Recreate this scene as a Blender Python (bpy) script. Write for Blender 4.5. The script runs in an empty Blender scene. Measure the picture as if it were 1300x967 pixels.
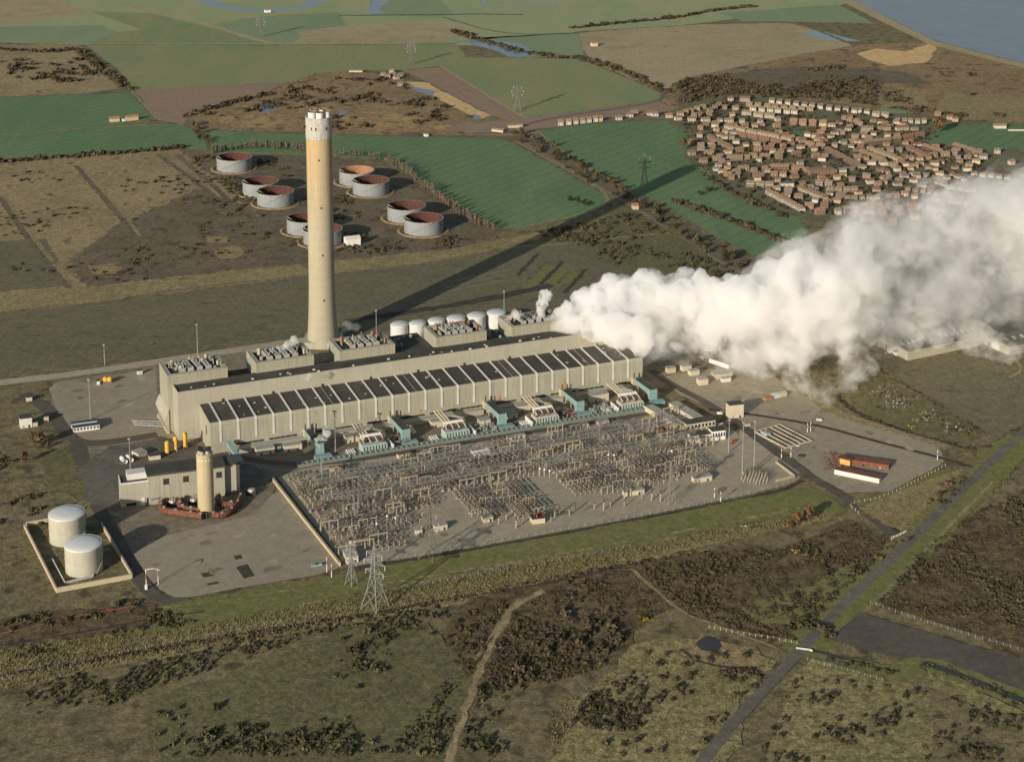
import bpy, bmesh, math, random
from mathutils import Vector, Matrix, noise as mnoise
random.seed(7)
sc = bpy.context.scene
COL = sc.collection
R_ = math.radians
# ------------------------------------------------------------------ survey camera: pixel of the 1300x967 photograph -> point on the ground
F_, CX_, CY_, PT_, RL_, H_ = 2287.0, 650.0, 57.0, R_(10.8), R_(-0.09), 642.9
def P(px, py, z=0.0):
    u = (px-CX_)/F_; v = (CY_-py)/F_
    u, v = u*math.cos(RL_)+v*math.sin(RL_), -u*math.sin(RL_)+v*math.cos(RL_)
    dz = v*math.cos(PT_)-math.sin(PT_); dy = v*math.sin(PT_)+math.cos(PT_)
    t = (z-H_)/dz
    return Vector((u*t, dy*t, z))
_O, _E = P(268, 577), P(816, 490)
ANG = math.atan2(_E.y-_O.y, _E.x-_O.x)
U_ = Vector((math.cos(ANG), math.sin(ANG), 0)); V_ = Vector((-U_.y, U_.x, 0))
def L(u, v, z=0.0):                       # station grid: u along the turbine hall, v away from the viewer
    return _O + U_*u + V_*v + Vector((0, 0, z))
def toL(p):
    d = p-_O; return d.dot(U_), d.dot(V_)

# ------------------------------------------------------------------ mesh builder
class MB:
    def __init__(s): s.v = []; s.f = []; s.m = []
    def add(s, vs, fs, mi=0):
        n = len(s.v); s.v += [tuple(a) for a in vs]
        for f in fs: s.f.append([i+n for i in f]); s.m.append(mi)
        return s
    def box(s, x0, x1, y0, y1, z0, z1, mi=0, top=None):
        s.add([(x0,y0,z0),(x1,y0,z0),(x1,y1,z0),(x0,y1,z0),(x0,y0,z1),(x1,y0,z1),(x1,y1,z1),(x0,y1,z1)],
              [(0,3,2,1),(0,1,5,4),(1,2,6,5),(2,3,7,6),(3,0,4,7)], mi)
        s.add([(x0,y0,z1),(x1,y0,z1),(x1,y1,z1),(x0,y1,z1)], [(0,1,2,3)], mi if top is None else top)
        return s
    def bar(s, p, q, w, w2=None, mi=0):
        p = Vector(p); q = Vector(q); d = (q-p)
        if d.length < 1e-6: return s
        d.normalize(); a = d.cross(Vector((0,0,1)))
        if a.length < .05: a = d.cross(Vector((1,0,0)))
        a.normalize(); b = d.cross(a); w2 = w if w2 is None else w2
        vs = [p+a*i*w/2+b*j*w/2 for i,j in ((-1,-1),(1,-1),(1,1),(-1,1))]+[q+a*i*w2/2+b*j*w2/2 for i,j in ((-1,-1),(1,-1),(1,1),(-1,1))]
        return s.add(vs, [(0,1,2,3),(4,7,6,5),(0,4,5,1),(1,5,6,2),(2,6,7,3),(3,7,4,0)], mi)
    def lathe(s, prof, n=24, c=(0,0), mi=0, cap=True):
        vs = []; fs = []
        for r, z in prof:
            for k in range(n):
                a = 2*math.pi*k/n; vs.append((c[0]+r*math.cos(a), c[1]+r*math.sin(a), z))
        for i in range(len(prof)-1):
            for k in range(n):
                k2 = (k+1) % n; fs.append((i*n+k, i*n+k2, (i+1)*n+k2, (i+1)*n+k))
        if cap: fs.append(tuple(range((len(prof)-1)*n, len(prof)*n)))
        return s.add(vs, fs, mi)
    def tube(s, pts, r, n=6, mi=0):
        for a, b in zip(pts, pts[1:]):
            p = Vector(a); q = Vector(b); d = (q-p).normalized(); x = d.cross(Vector((0,0,1)))
            if x.length < .05: x = d.cross(Vector((1,0,0)))
            x.normalize(); y = d.cross(x)
            ring = [x*math.cos(2*math.pi*k/n)*r+y*math.sin(2*math.pi*k/n)*r for k in range(n)]
            s.add([p+o for o in ring]+[q+o for o in ring], [(k, (k+1) % n, n+(k+1) % n, n+k) for k in range(n)]+[tuple(range(n)), tuple(range(2*n-1, n-1, -1))], mi)
        return s
    def gable(s, x0, x1, y0, y1, z0, h, hip=0.0, ov=.4, mi=0):   # ridge along x
        x0 -= ov; x1 += ov; y0 -= ov; y1 += ov; ym = (y0+y1)/2
        return s.add([(x0,y0,z0),(x1,y0,z0),(x1,y1,z0),(x0,y1,z0),(x0+hip,ym,z0+h),(x1-hip,ym,z0+h)],
                     [(0,1,5,4),(2,3,4,5),(0,4,3),(1,2,5),(0,3,2,1)], mi)
    def clump(s, c, rx, ry, rz, n, q, rnd, mi=0):               # leaf clumps scattered through an ellipsoid
        for _ in range(n):
            while True:
                a = Vector((rnd.uniform(-1,1), rnd.uniform(-1,1), rnd.uniform(-1,1)))
                if .15 < a.length < 1: break
            a = a*(.55+.45*a.length)/max(a.length, .3)*min(1, a.length+.25)
            p = Vector((c[0]+a.x*rx, c[1]+a.y*ry, c[2]+a.z*rz))
            nrm = (a+Vector((rnd.gauss(0,.5), rnd.gauss(0,.5), rnd.gauss(.25,.5)))).normalized()
            t = nrm.orthogonal().normalized(); t = Matrix.Rotation(rnd.uniform(0,6.3), 3, nrm) @ t; b = nrm.cross(t)
            w = q*rnd.uniform(.6,1.3)
            s.add([p-t*w-b*w*.7, p+t*w*.9-b*w*.8, p+t*w*.8+b*w, p-t*w*.9+b*w*.8], [(0,1,2,3)], mi)
        return s
    def mesh(s, name, mats, smooth=False):
        me = bpy.data.meshes.new(name); me.from_pydata(s.v, [], s.f)
        for m in (mats if isinstance(mats, (list, tuple)) else [mats]): me.materials.append(m)
        me.polygons.foreach_set('material_index', s.m)
        if smooth: me.polygons.foreach_set('use_smooth', [True]*len(s.f))
        me.update(); return me
    def build(s, name, mats, parent=None, smooth=False):
        o = bpy.data.objects.new(name, s.mesh(name, mats, smooth)); COL.objects.link(o)
        if parent: o.parent = parent
        return o
def tag(o, label=None, cat=None, group=None, kind=None):
    if label: o['label'] = label
    if cat: o['category'] = cat
    if group: o['group'] = group
    if kind: o['kind'] = kind
    return o
def thing(name, label, cat, loc=(0,0,0), rz=0.0, group=None):
    o = bpy.data.objects.new(name, None); COL.objects.link(o); o.empty_display_size = 1
    o.location = loc; o.rotation_euler = (0,0,rz); return tag(o, label, cat, group)
def dup(src, loc, rz=0.0, scale=None, label=None, group=None):
    def cp(o, par):
        c = o.copy(); COL.objects.link(c); c.parent = par
        for ch in list(o.children): cp(ch, c)
        return c
    r = cp(src, None); r.location = loc; r.rotation_euler = (0,0,rz)
    if scale is not None: r.scale = (scale,)*3 if not isinstance(scale, (tuple, list)) else scale
    if label: r['label'] = label
    if group: r['group'] = group
    return r
def each(name, items, mat, parent):        # several like pieces, each a part of its own
    return [m.build(name, mat, parent) for m in items]
class Spread:      # the first placing moves the source itself, later ones copy it
    def __init__(s, src): s.src = src; s.used = False
    def put(s, loc, rz=0.0, scale=None, label=None, group=None):
        if not s.used:
            s.used = True; r = s.src; r.location = loc; r.rotation_euler = (0,0,rz)
            if scale is not None: r.scale = (scale,)*3 if not isinstance(scale, (tuple, list)) else scale
            if label: r['label'] = label
            if group: r['group'] = group
            return r
        return dup(s.src, loc, rz, scale if scale is not None else (1,1,1), label, group)

# ------------------------------------------------------------------ materials
def _nt(name):
    m = bpy.data.materials.new(name); m.use_nodes = True; nt = m.node_tree
    b = nt.nodes['Principled BSDF']; b.inputs['Specular IOR Level'].default_value = .15; b.inputs['Roughness'].default_value = .85
    return m, nt, b
def _noise(nt, vec, scale, detail=6, rough=.6, dist=0.0):
    n = nt.nodes.new('ShaderNodeTexNoise'); n.inputs['Scale'].default_value = scale; n.inputs['Detail'].default_value = detail
    n.inputs['Roughness'].default_value = rough; n.inputs['Distortion'].default_value = dist; nt.links.new(vec, n.inputs['Vector']); return n.outputs['Fac']
def _ramp(nt, fac, stops):
    r = nt.nodes.new('ShaderNodeValToRGB'); e = r.color_ramp.elements
    while len(e) < len(stops): e.new(.5)
    for k, (p, c) in enumerate(stops): e[k].position = p; e[k].color = (*c, 1) if len(c) == 3 else c
    nt.links.new(fac, r.inputs['Fac']); return r.outputs['Color']
def _mix(nt, fac, a, b, mode='MIX'):
    n = nt.nodes.new('ShaderNodeMix'); n.data_type = 'RGBA'; n.blend_type = mode
    for v, i in ((fac, 0), (a, 6), (b, 7)):
        if isinstance(v, (int, float)): n.inputs[i].default_value = v
        elif isinstance(v, tuple): n.inputs[i].default_value = (*v, 1)
        else: nt.links.new(v, n.inputs[i])
    return n.outputs[2]
def _pos(nt, obj=False, scale=None, rot=0.0):
    if obj: o = nt.nodes.new('ShaderNodeTexCoord').outputs['Object']
    else: o = nt.nodes.new('ShaderNodeNewGeometry').outputs['Position']
    if scale or rot:
        m = nt.nodes.new('ShaderNodeMapping'); m.inputs['Scale'].default_value = scale or (1,1,1); m.inputs['Rotation'].default_value = (0,0,rot)
        nt.links.new(o, m.inputs['Vector']); o = m.outputs['Vector']
    return o
def gmat(name, c, c2=None, c3=None, s1=.012, s2=.09, spots=None, spot_amt=.5, spot_scale=.12, fine=.35, bump=.4, stretch=None, rot=0.0, lo=.38, hi=.62, gain=1.55, tram=None):
    """ground: big mottling between c and c2, medium mottling towards c3, dark or light spots, fine speckle"""
    m, nt, b = _nt(name); v = _pos(nt, False, stretch, rot)
    c2 = c2 or tuple(x*.75 for x in c); c3 = c3 or tuple(x*1.2 for x in c)
    wt = (1.03, 1.0, .92) if gain > 1.0 else (1.02, 1.0, .96)
    c, c2, c3 = (tuple(min(.8, x*gain*t) for x, t in zip(q, wt)) for q in (c, c2, c3)); spots = tuple(x*gain*t for x, t in zip(spots, wt)) if spots else None
    col = _ramp(nt, _noise(nt, v, s1, 8, .62, .6), [(lo, c), (hi, c2)])
    col = _mix(nt, _ramp(nt, _noise(nt, v, s2, 8, .65, .3), [(.45, (0,0,0)), (.68, (1,1,1))]), col, c3)
    if spots:
        col = _mix(nt, _ramp(nt, _noise(nt, v, spot_scale, 5, .6), [(1-spot_amt-.06, (0,0,0)), (1-spot_amt+.06, (1,1,1))]), col, spots)
    f = _noise(nt, _pos(nt), .55, 6, .75)
    col = _mix(nt, 1.0, col, _ramp(nt, f, [(.36, (1-fine,)*3), (.64, (1+fine*.5,)*3)]), 'MULTIPLY')
    col = _mix(nt, 1.0, col, _ramp(nt, _noise(nt, _pos(nt), .17, 5, .65, .4), [(.38, (1-fine*.7,)*3), (.62, (1+fine*.4,)*3)]), 'MULTIPLY')  # mid-scale mottling; on rough ground its darks imitate tussock shadow
    if tram:
        tv = _pos(nt, False, (tram[0],)*3, tram[1]); wv = nt.nodes.new('ShaderNodeTexWave'); wv.inputs['Scale'].default_value = 1.0; wv.inputs['Distortion'].default_value = .15; nt.links.new(tv, wv.inputs['Vector'])
        col = _mix(nt, 1.0, col, _ramp(nt, wv.outputs['Fac'], [(.72, (1,1,1)), (.95, (.9,.89,.9))]), 'MULTIPLY')
    nt.links.new(col, b.inputs['Base Color'])
    if bump:
        bp = nt.nodes.new('ShaderNodeBump'); bp.inputs['Strength'].default_value = bump; bp.inputs['Distance'].default_value = 1.0
        nt.links.new(_noise(nt, _pos(nt), .28, 7, .7), bp.inputs['Height']); nt.links.new(bp.outputs['Normal'], b.inputs['Normal'])
    return m
def omat(name, c, var=.18, streak=0.0, stain=None, scale=.25, rough=.85, metal=0.0, spec=.2):
    """painted or concrete surface with uneven tone and vertical streaks"""
    m, nt, b = _nt(name); v = _pos(nt, True)
    col = _ramp(nt, _noise(nt, v, scale, 7, .6), [(.3, tuple(x*(1-var) for x in c)), (.7, tuple(min(1, x*(1+var*.5)) for x in c))])
    if streak:
        vs = _pos(nt, True, (.9, .9, .035))
        col = _mix(nt, 1.0, col, _ramp(nt, _noise(nt, vs, .9, 4, .7), [(.3, (1-streak,)*3), (.65, (1.04,)*3)]), 'MULTIPLY')
    if stain:
        col = _mix(nt, _ramp(nt, _noise(nt, _pos(nt, True, (1,1,.25)), .35, 6, .7), [(.58, (0,0,0)), (.78, (.8,.8,.8))]), col, stain)
    nt.links.new(col, b.inputs['Base Color']); b.inputs['Roughness'].default_value = rough; b.inputs['Metallic'].default_value = metal
    b.inputs['Specular IOR Level'].default_value = spec
    return m
def wmat(name, c, rough=.12):
    m, nt, b = _nt(name); v = _pos(nt)
    nt.links.new(_ramp(nt, _noise(nt, v, .02, 5, .6), [(.35, c), (.65, tuple(x*.8 for x in c))]), b.inputs['Base Color'])
    b.inputs['Roughness'].default_value = rough; b.inputs['Specular IOR Level'].default_value = .5
    bp = nt.nodes.new('ShaderNodeBump'); bp.inputs['Strength'].default_value = .25; bp.inputs['Distance'].default_value = .3
    nt.links.new(_noise(nt, v, .15, 5, .6), bp.inputs['Height']); nt.links.new(bp.outputs['Normal'], b.inputs['Normal'])
    return m
def fmat(name, c, c2, scale=.3):
    m, nt, b = _nt(name); v = _pos(nt)
    nt.links.new(_ramp(nt, _noise(nt, v, scale, 5, .7), [(.32, c), (.68, c2)]), b.inputs['Base Color']); b.inputs['Roughness'].default_value = 1
    b.inputs['Specular IOR Level'].default_value = .05
    return m
# ================================================================== THE SETTING
def subdiv(pts, seg, jit, rnd):
    out = []
    for i, a in enumerate(pts):
        b = pts[(i+1) % len(pts)]; d = b-a; n = max(1, min(60, int(d.length/seg))); nr = Vector((-d.y, d.x, 0)).normalized()
        for k in range(n):
            p = a+d*(k/n)
            o = (mnoise.noise(Vector((p.x*.02, p.y*.02, 3.1)))*1.3+mnoise.noise(Vector((p.x*.07, p.y*.07, 9.1)))*.7)*jit+rnd.uniform(-1,1)*jit*.3
            out.append(p+nr*(o if k else o*.3))
    return out
_cells = {}
CS_ = 14.0
def inside(x, y, w):
    c = False; j = len(w)-1
    for i in range(len(w)):
        a, b = w[i], w[j]
        if (a.y > y) != (b.y > y) and x < (b.x-a.x)*(y-a.y)/(b.y-a.y)+a.x: c = not c
        j = i
    return c
def layer_z(w, fill=True):          # every sheet lies one small step above whatever it overlaps
    cells = set()
    for a, b in zip(w, w[1:]+w[:1]):
        n = int((b-a).length/CS_*1.5)+1
        for k in range(min(n, 2000)):
            p = a+(b-a)*(k/n); cells.add((math.floor(p.x/CS_), math.floor(p.y/CS_)))
    if fill:
        x0, x1 = max(-1500, min(p.x for p in w)), min(1900, max(p.x for p in w)); y0, y1 = max(900, min(p.y for p in w)), min(4700, max(p.y for p in w))
        for i in range(math.floor(x0/CS_), math.floor(x1/CS_)+1):
            for j in range(math.floor(y0/CS_), math.floor(y1/CS_)+1):
                if inside((i+.5)*CS_, (j+.5)*CS_, w): cells.add((i, j))
    l = 1+max((_cells.get(c, 0) for c in cells), default=0)
    for c in cells: _cells[c] = l
    return .012*l
def sheet(name, mat, px, rough=0.0, seg=None, pts=None):
    rnd = random.Random(len(px)*131+int(px[0][0]) if px else 1)
    w = pts or [P(x, y) for x, y in px]
    if rough: w = subdiv(w, seg or max(3.0, rough*.9), rough, rnd)
    z = layer_z([p.copy() for p in w])
    me = bpy.data.meshes.new(name); bm = bmesh.new()
    f = bm.faces.new([bm.verts.new((p.x, p.y, z)) for p in w]); f.normal_update()
    if f.normal.z < 0: f.normal_flip()
    bmesh.ops.triangulate(bm, faces=[f]); bm.to_mesh(me); bm.free(); me.materials.append(mat)
    o = bpy.data.objects.new(name, me); COL.objects.link(o); return tag(o, kind='structure')
def smooth_line(pts, it=2):
    for _ in range(it):
        q = [pts[0]]
        for a, b in zip(pts, pts[1:]): q += [a*.75+b*.25, a*.25+b*.75]
        pts = q+[pts[-1]]
    return pts
def strip(name, mat, px, width, it=2, jit=0.0, kind='structure', pts=None):
    w = smooth_line(pts or [P(x, y) for x, y in px], it); rnd = random.Random(int(w[0].x))
    if jit: 
        q = []
        for a, b in zip(w, w[1:]):
            n = max(1, min(40, int((b-a).length/6)))
            q += [a+(b-a)*(k/n) for k in range(n)]
        w = q+[w[-1]]
    vs = []; fs = []
    for i, p in enumerate(w):
        d = (w[min(i+1, len(w)-1)]-w[max(i-1, 0)]); nr = Vector((-d.y, d.x, 0)).normalized()
        a, b = width/2+rnd.uniform(-1,1)*jit, width/2+rnd.uniform(-1,1)*jit
        vs += [(p+nr*a), (p-nr*b)]
    z = layer_z([Vector((p.x, p.y, 0)) for p in vs[0::2]]+[Vector((p.x, p.y, 0)) for p in vs[1::2]][::-1], True)
    vs = [(p.x, p.y, z) for p in vs]
    for i in range(len(w)-1): fs.append((2*i+1, 2*i+3, 2*i+2, 2*i))
    mb = MB().add(vs, fs); o = mb.build(name, mat); return tag(o, kind=kind)

M = {}
M['ground'] = gmat('rough_grassland', (.142,.124,.068), (.112,.099,.055), (.168,.146,.082), .006, .05, (.068,.06,.037), .42, .06, .45)
M['scrub'] = gmat('scrubland_soil', (.128,.098,.056), (.15,.12,.064), (.1,.078,.046), .012, .07, (.066,.052,.033), .44, .1, .45, .7, gain=1.25)
M['scrub_olive'] = gmat('grazed_turf', (.108,.104,.052), (.095,.088,.046), (.122,.11,.056), .012, .06, (.066,.06,.036), .32, .11, .4, .6)
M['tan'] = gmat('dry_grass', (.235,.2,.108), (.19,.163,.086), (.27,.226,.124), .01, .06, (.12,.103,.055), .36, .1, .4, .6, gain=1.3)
M['tan_hazed'] = gmat('hazed_marsh_grass', (.30,.26,.165), (.24,.215,.135), (.33,.27,.165), .004, .02, (.17,.14,.09), .33, .03, .25, 0, gain=1.3)  # dry grass made paler and cooler: distance haze mixed into the colour
M['reed'] = gmat('reed_bed', (.2,.178,.09), (.155,.148,.07), (.225,.195,.1), .012, .08, (.11,.1,.05), .42, .16, .5, .7)
M['verge'] = gmat('verge_grass', (.11,.128,.046), (.132,.133,.054), (.15,.132,.06), .012, .05, (.095,.098,.04), .35, .1, .3, .3, gain=1.45)
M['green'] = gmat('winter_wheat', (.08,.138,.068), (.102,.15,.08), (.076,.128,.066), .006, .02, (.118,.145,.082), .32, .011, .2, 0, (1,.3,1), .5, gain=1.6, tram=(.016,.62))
M['green_hazed'] = gmat('winter_wheat_hazed', (.115,.165,.098), (.142,.178,.106), (.13,.16,.096), .005, .015, (.15,.165,.105), .3, .008, .12, 0, (1,.3,1), -.3, gain=1.65)  # wheat lightened to carry the distance haze in its colour
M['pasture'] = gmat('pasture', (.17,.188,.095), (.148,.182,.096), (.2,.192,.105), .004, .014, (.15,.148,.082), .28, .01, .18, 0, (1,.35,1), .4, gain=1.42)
M['pasture_hazed'] = gmat('pasture_hazed', (.185,.205,.115), (.155,.198,.11), (.215,.21,.12), .0025, .01, (.17,.18,.125), .28, .006, .12, 0, (1,.4,1), .2, gain=1.65)  # pasture paled for distance; the haze is painted into the colour
M['olive'] = gmat('olive_field', (.135,.122,.078), (.11,.112,.072), (.15,.13,.082), .005, .03, (.085,.076,.055), .36, .035, .3, .2, (1,2.2,1), -ANG, gain=1.3)
M['plough'] = gmat('ploughed_soil', (.19,.14,.105), (.165,.125,.098), (.2,.15,.11), .005, .05, None, 0, 0, .2, .1)
M['heath'] = gmat('heath', (.225,.182,.105), (.165,.135,.078), (.265,.212,.122), .008, .035, (.1,.086,.052), .38, .035, .4, .3)
M['marsh'] = gmat('marsh_heath', (.22,.155,.088), (.155,.118,.07), (.275,.19,.098), .009, .03, (.085,.072,.046), .42, .03, .5, .3)
M['heath_dark'] = gmat('dark_or_shaded_heath', (.112,.095,.066), (.132,.108,.072), (.09,.078,.056), .008, .04, (.065,.058,.043), .4, .05, .4, .3)  # dark heath and banks; also serves as the painted cloud shadow
M['heath_orange'] = gmat('rusty_sedge', (.26,.185,.1), (.19,.14,.08), (.32,.215,.105), .02, .05, (.11,.09,.055), .42, .06, .45, .2)
M['sand'] = gmat('sand', (.5,.35,.18), (.42,.29,.15), (.56,.41,.23), .02, .08, (.3,.2,.1), .3, .05, .25, .2, gain=1.3)
M['bare'] = gmat('bare_earth', (.25,.185,.105), (.2,.15,.085), (.3,.225,.13), .02, .1, (.12,.095,.055), .33, .15, .4, .4, gain=1.3)
M['concrete'] = gmat('yard_concrete', (.315,.283,.21), (.278,.25,.188), (.345,.31,.232), .01, .06, (.2,.178,.135), .3, .05, .14, .05, gain=1.0)
M['concrete_pale'] = gmat('pale_concrete', (.38,.345,.262), (.33,.295,.222), (.41,.365,.275), .01, .08, (.25,.21,.16), .25, .05, .15, .05, gain=1.0)
M['concrete_yard'] = gmat('substation_concrete', (.365,.328,.245), (.325,.292,.22), (.39,.35,.262), .01, .06, (.25,.223,.17), .3, .05, .14, .05, gain=1.0)
M['stain'] = gmat('stained_concrete', (.225,.2,.15), (.19,.17,.13), (.25,.22,.165), .05, .2, None, 0, 0, .2, .05, gain=1.0)
M['asphalt'] = gmat('asphalt', (.118,.106,.088), (.1,.091,.077), (.135,.12,.096), .012, .09, (.088,.08,.068), .3, .08, .2, .05, gain=1.0)
M['tarmac_old'] = gmat('worn_tarmac', (.155,.142,.12), (.12,.112,.1), (.19,.17,.135), .012, .08, (.09,.085,.075), .3, .06, .2, .1, gain=1.0)
M['gravel'] = gmat('gravel', (.24,.205,.15), (.2,.175,.13), (.28,.24,.175), .02, .1, (.13,.115,.085), .35, .14, .25, .2, gain=1.0)
M['mud'] = gmat('dark_mud', (.07,.065,.056), (.085,.075,.06), (.06,.056,.05), .03, .1, None, 0, 0, .3, .2, gain=1.0)
M['garden'] = gmat('gardens', (.1,.115,.06), (.13,.105,.07), (.075,.085,.05), .03, .08, (.19,.155,.11), .36, .09, .3, .1)
M['sea'] = wmat('estuary_water', (.19,.215,.25), .35)
M['pond'] = wmat('pond_water', (.12,.155,.2), .2)
M['dark_water'] = wmat('dark_water', (.04,.042,.038), .45)

# one sheet reaching the horizon
g = MB(); n = 60
for i in range(n+1):
    for j in range(n+1):
        g.v.append((-14000+28000*i/n, -1500+31500*j/n, 0.0))
for i in range(n):
    for j in range(n): g.f.append([i*(n+1)+j, (i+1)*(n+1)+j, (i+1)*(n+1)+j+1, i*(n+1)+j+1]); g.m.append(0)
tag(g.build('ground', M['ground']), kind='structure')

# ---- far fields
sheet('pasture_field', M['pasture_hazed'], [(-300,-60),(1120,-70),(1085,0),(1065,8),(870,32),(735,40),(640,58),(440,58),(190,58),(110,57),(-300,45)])
sheet('dry_grass_field', M['tan_hazed'], [(-250,-25),(55,-18),(82,2),(112,15),(60,24),(-200,48)], 8)
sheet('green_field', M['green_hazed'], [(-100,36),(128,32),(150,42),(112,56),(58,55),(-100,48)], 3)
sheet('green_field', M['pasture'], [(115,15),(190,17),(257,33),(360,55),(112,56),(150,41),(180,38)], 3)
sheet('green_field', M['green_hazed'], [(262,33),(330,20),(430,16),(440,33),(395,40),(372,55),(360,55)], 4)
sheet('dry_grass_field', M['tan_hazed'], [(378,40),(440,33),(560,25),(598,40),(560,55),(440,57),(390,59)], 6)
sheet('green_field', M['green_hazed'], [(470,-5),(560,0),(575,18),(560,22),(470,20)], 2)
sheet('green_field', M['green_hazed'], [(914,17),(1063,6),(1110,30),(1012,28),(945,28)], 3)
sheet('dry_grass_field', M['tan_hazed'], [(731,42),(870,32),(1010,29),(1085,57),(1022,71),(928,88),(862,104),(840,117),(745,75)], 6)
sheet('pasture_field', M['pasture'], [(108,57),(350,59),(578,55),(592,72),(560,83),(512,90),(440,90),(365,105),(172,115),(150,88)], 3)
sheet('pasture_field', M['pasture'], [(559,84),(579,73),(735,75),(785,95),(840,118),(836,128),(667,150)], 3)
sheet('pasture_field', M['green_hazed'], [(570,55),(640,48),(735,42),(742,70),(670,74),(610,48)], 4)
sheet('heath', M['heath'], [(-120,62),(57,56),(100,57),(117,71),(135,92),(166,112),(100,119),(-120,128)], 5)
sheet('green_field', M['green'], [(-120,128),(166,117),(192,150),(135,160),(-120,195)], 2)
sheet('ploughed_field', M['plough'], [(172,115),(365,105),(318,127),(240,147),(233,158),(200,153)], 2)
sheet('green_field', M['green'], [(-120,193),(135,161),(233,158),(258,177),(266,195),(230,187),(100,199),(-120,216)], 2)
sheet('heath', M['marsh'], [(237,149),(290,131),(318,127),(372,104),(400,93),(440,91),(500,97),(520,105),(606,152),(640,165),(620,172),(430,171),(300,166),(255,163)], 4)
sheet('sand_strip', M['sand'], [(515,104),(542,105),(582,126),(623,147),(608,152),(560,128)], 3)
sheet('ploughed_field', M['plough'], [(510,90),(559,85),(667,150),(655,156),(622,146),(542,104)], 2)
sheet('dirt_yard', M['plough'], [(560,160),(667,150),(836,129),(860,140),(740,155),(660,176),(600,170)], 3)
sheet('green_field', M['green'], [(266,166),(430,172),(622,175),(655,179),(782,251),(745,272),(660,289),(632,289),(565,250),(520,222),(480,202),(400,196),(270,195)], 2)
sheet('green_field', M['green'], [(681,166),(740,158),(862,153),(882,170),(868,200),(888,213),(945,252),(1012,276),(1030,300),(975,335),(905,298),(840,258),(795,240),(720,198)], 2)
sheet('heath', M['marsh'], [(862,101),(1022,68),(1097,57),(1181,54),(1320,84),(1420,110),(1420,160),(1225,153),(1060,131),(1029,128),(930,128),(860,140),(838,128)], 6)
sheet('dark_or_shaded_heath', M['heath_dark'], [(862,106),(960,88),(1060,84),(1150,92),(1185,108),(1060,104),(980,112),(930,124),(862,136)], 6)
sheet('dry_grass_field', M['tan'], [(975,120),(1080,110),(1170,118),(1178,136),(1100,136),(1029,127)], 5)
sheet('dry_grass_field', M['tan'], [(1200,120),(1420,118),(1420,152),(1230,152),(1188,140)], 6)
sheet('sand_pit', M['sand'], [(1088,68),(1112,62),(1150,66),(1178,56),(1190,58),(1176,80),(1130,84),(1102,76)], 4)
sheet('green_field', M['green'], [(1188,162),(1240,158),(1420,164),(1420,186),(1250,190),(1170,180)], 2)
sheet('estuary', M['sea'], [(1078,-60),(1083,0),(1130,24),(1185,51),(1245,67),(1310,83),(1700,185),(3500,330),(3500,-330),(500,-330)])
sheet('beach', M['tan_hazed'], [(1062,-40),(1079,-40),(1084,0),(1131,25),(1186,52),(1246,68),(1312,84),(1700,187),(1700,196),(1312,90),(1244,73),(1180,57),(1120,28),(1066,1)])
# ---- water on the marsh
strip('creek', M['pond'], [(254,-8),(262,2),(294,12),(338,14),(382,11),(402,2),(412,-8)], 34, 2, 4)
strip('creek', M['pond'], [(486,-4),(480,6),(473,12),(478,18)], 30, 2, 5)
strip('ditch', M['mud'], [(430,20),(560,19),(600,18),(664,19)], 9, 1, 2)
strip('creek', M['pond'], [(618,-5),(612,6),(622,9),(650,3),(700,7),(715,0)], 9, 2, 2)
strip('ditch', M['mud'], [(725,36),(790,29),(860,23),(900,14),(960,8)], 16, 1, 5)
sheet('pond', M['pond'], [(589,54),(613,51),(640,53),(662,55),(679,69),(660,74),(646,72),(628,64)], 3)
sheet('pond', M['pond'], [(1019,44),(1036,38),(1065,46),(1093,52),(1070,53),(1048,50)], 2)
sheet('pond', M['pond'], [(1120,119),(1133,119),(1136,123),(1122,123)], 2)
for q in ([(318,138),(345,132),(355,136),(335,144)], [(430,141),(442,142),(440,146),(430,147)], [(486,154),(500,152),(503,157),(492,159)], [(450,157),(470,153),(466,159),(452,160)], [(522,110),(556,116),(548,122),(528,116)], [(600,145),(612,148),(608,152),(598,150)]):
    sheet('pool', M['pond'], q, 2)
for q in ([(270,150),(318,146),(352,150),(380,160),(300,162)], [(430,148),(480,140),(540,150),(580,160),(560,166),(470,166),(434,162)], [(380,130),(392,128),(392,140),(380,142)]):
    sheet('sedge_bed', M['heath_orange'], q, 4)
# ---- hedge banks, tracks and roads far away
strip('hedge_bank', M['heath_dark'], [(655,172),(720,208),(790,246),(840,278),(905,322),(975,352)], 46, 2, 6)
strip('railway', M['gravel'], [(660,178),(790,254),(850,292),(905,328),(960,356)], 5, 2)
strip('hedge_bank', M['heath_dark'], [(740,75),(800,92),(836,114),(850,118)], 22, 2, 6)
strip('hedge_bank', M['heath_dark'], [(574,40),(620,54),(690,72),(740,74)], 20, 2, 6)
strip('hedge_bank', M['heath_dark'], [(0,62),(70,68),(98,60),(118,80),(140,98),(166,114)], 14, 2, 4)
strip('track', M['tan'], [(166,114),(182,132),(200,152)], 5, 1)
strip('track', M['tan_hazed'], [(160,2),(180,14),(250,26),(320,50),(360,58)], 14, 2)
strip('road', M['tarmac_old'], [(600,170),(660,168),(740,158),(800,152),(862,152),(905,152)], 9, 2)
strip('road', M['tarmac_old'], [(640,165),(700,150),(770,140),(836,130),(846,118),(842,116)], 7, 2)
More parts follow.
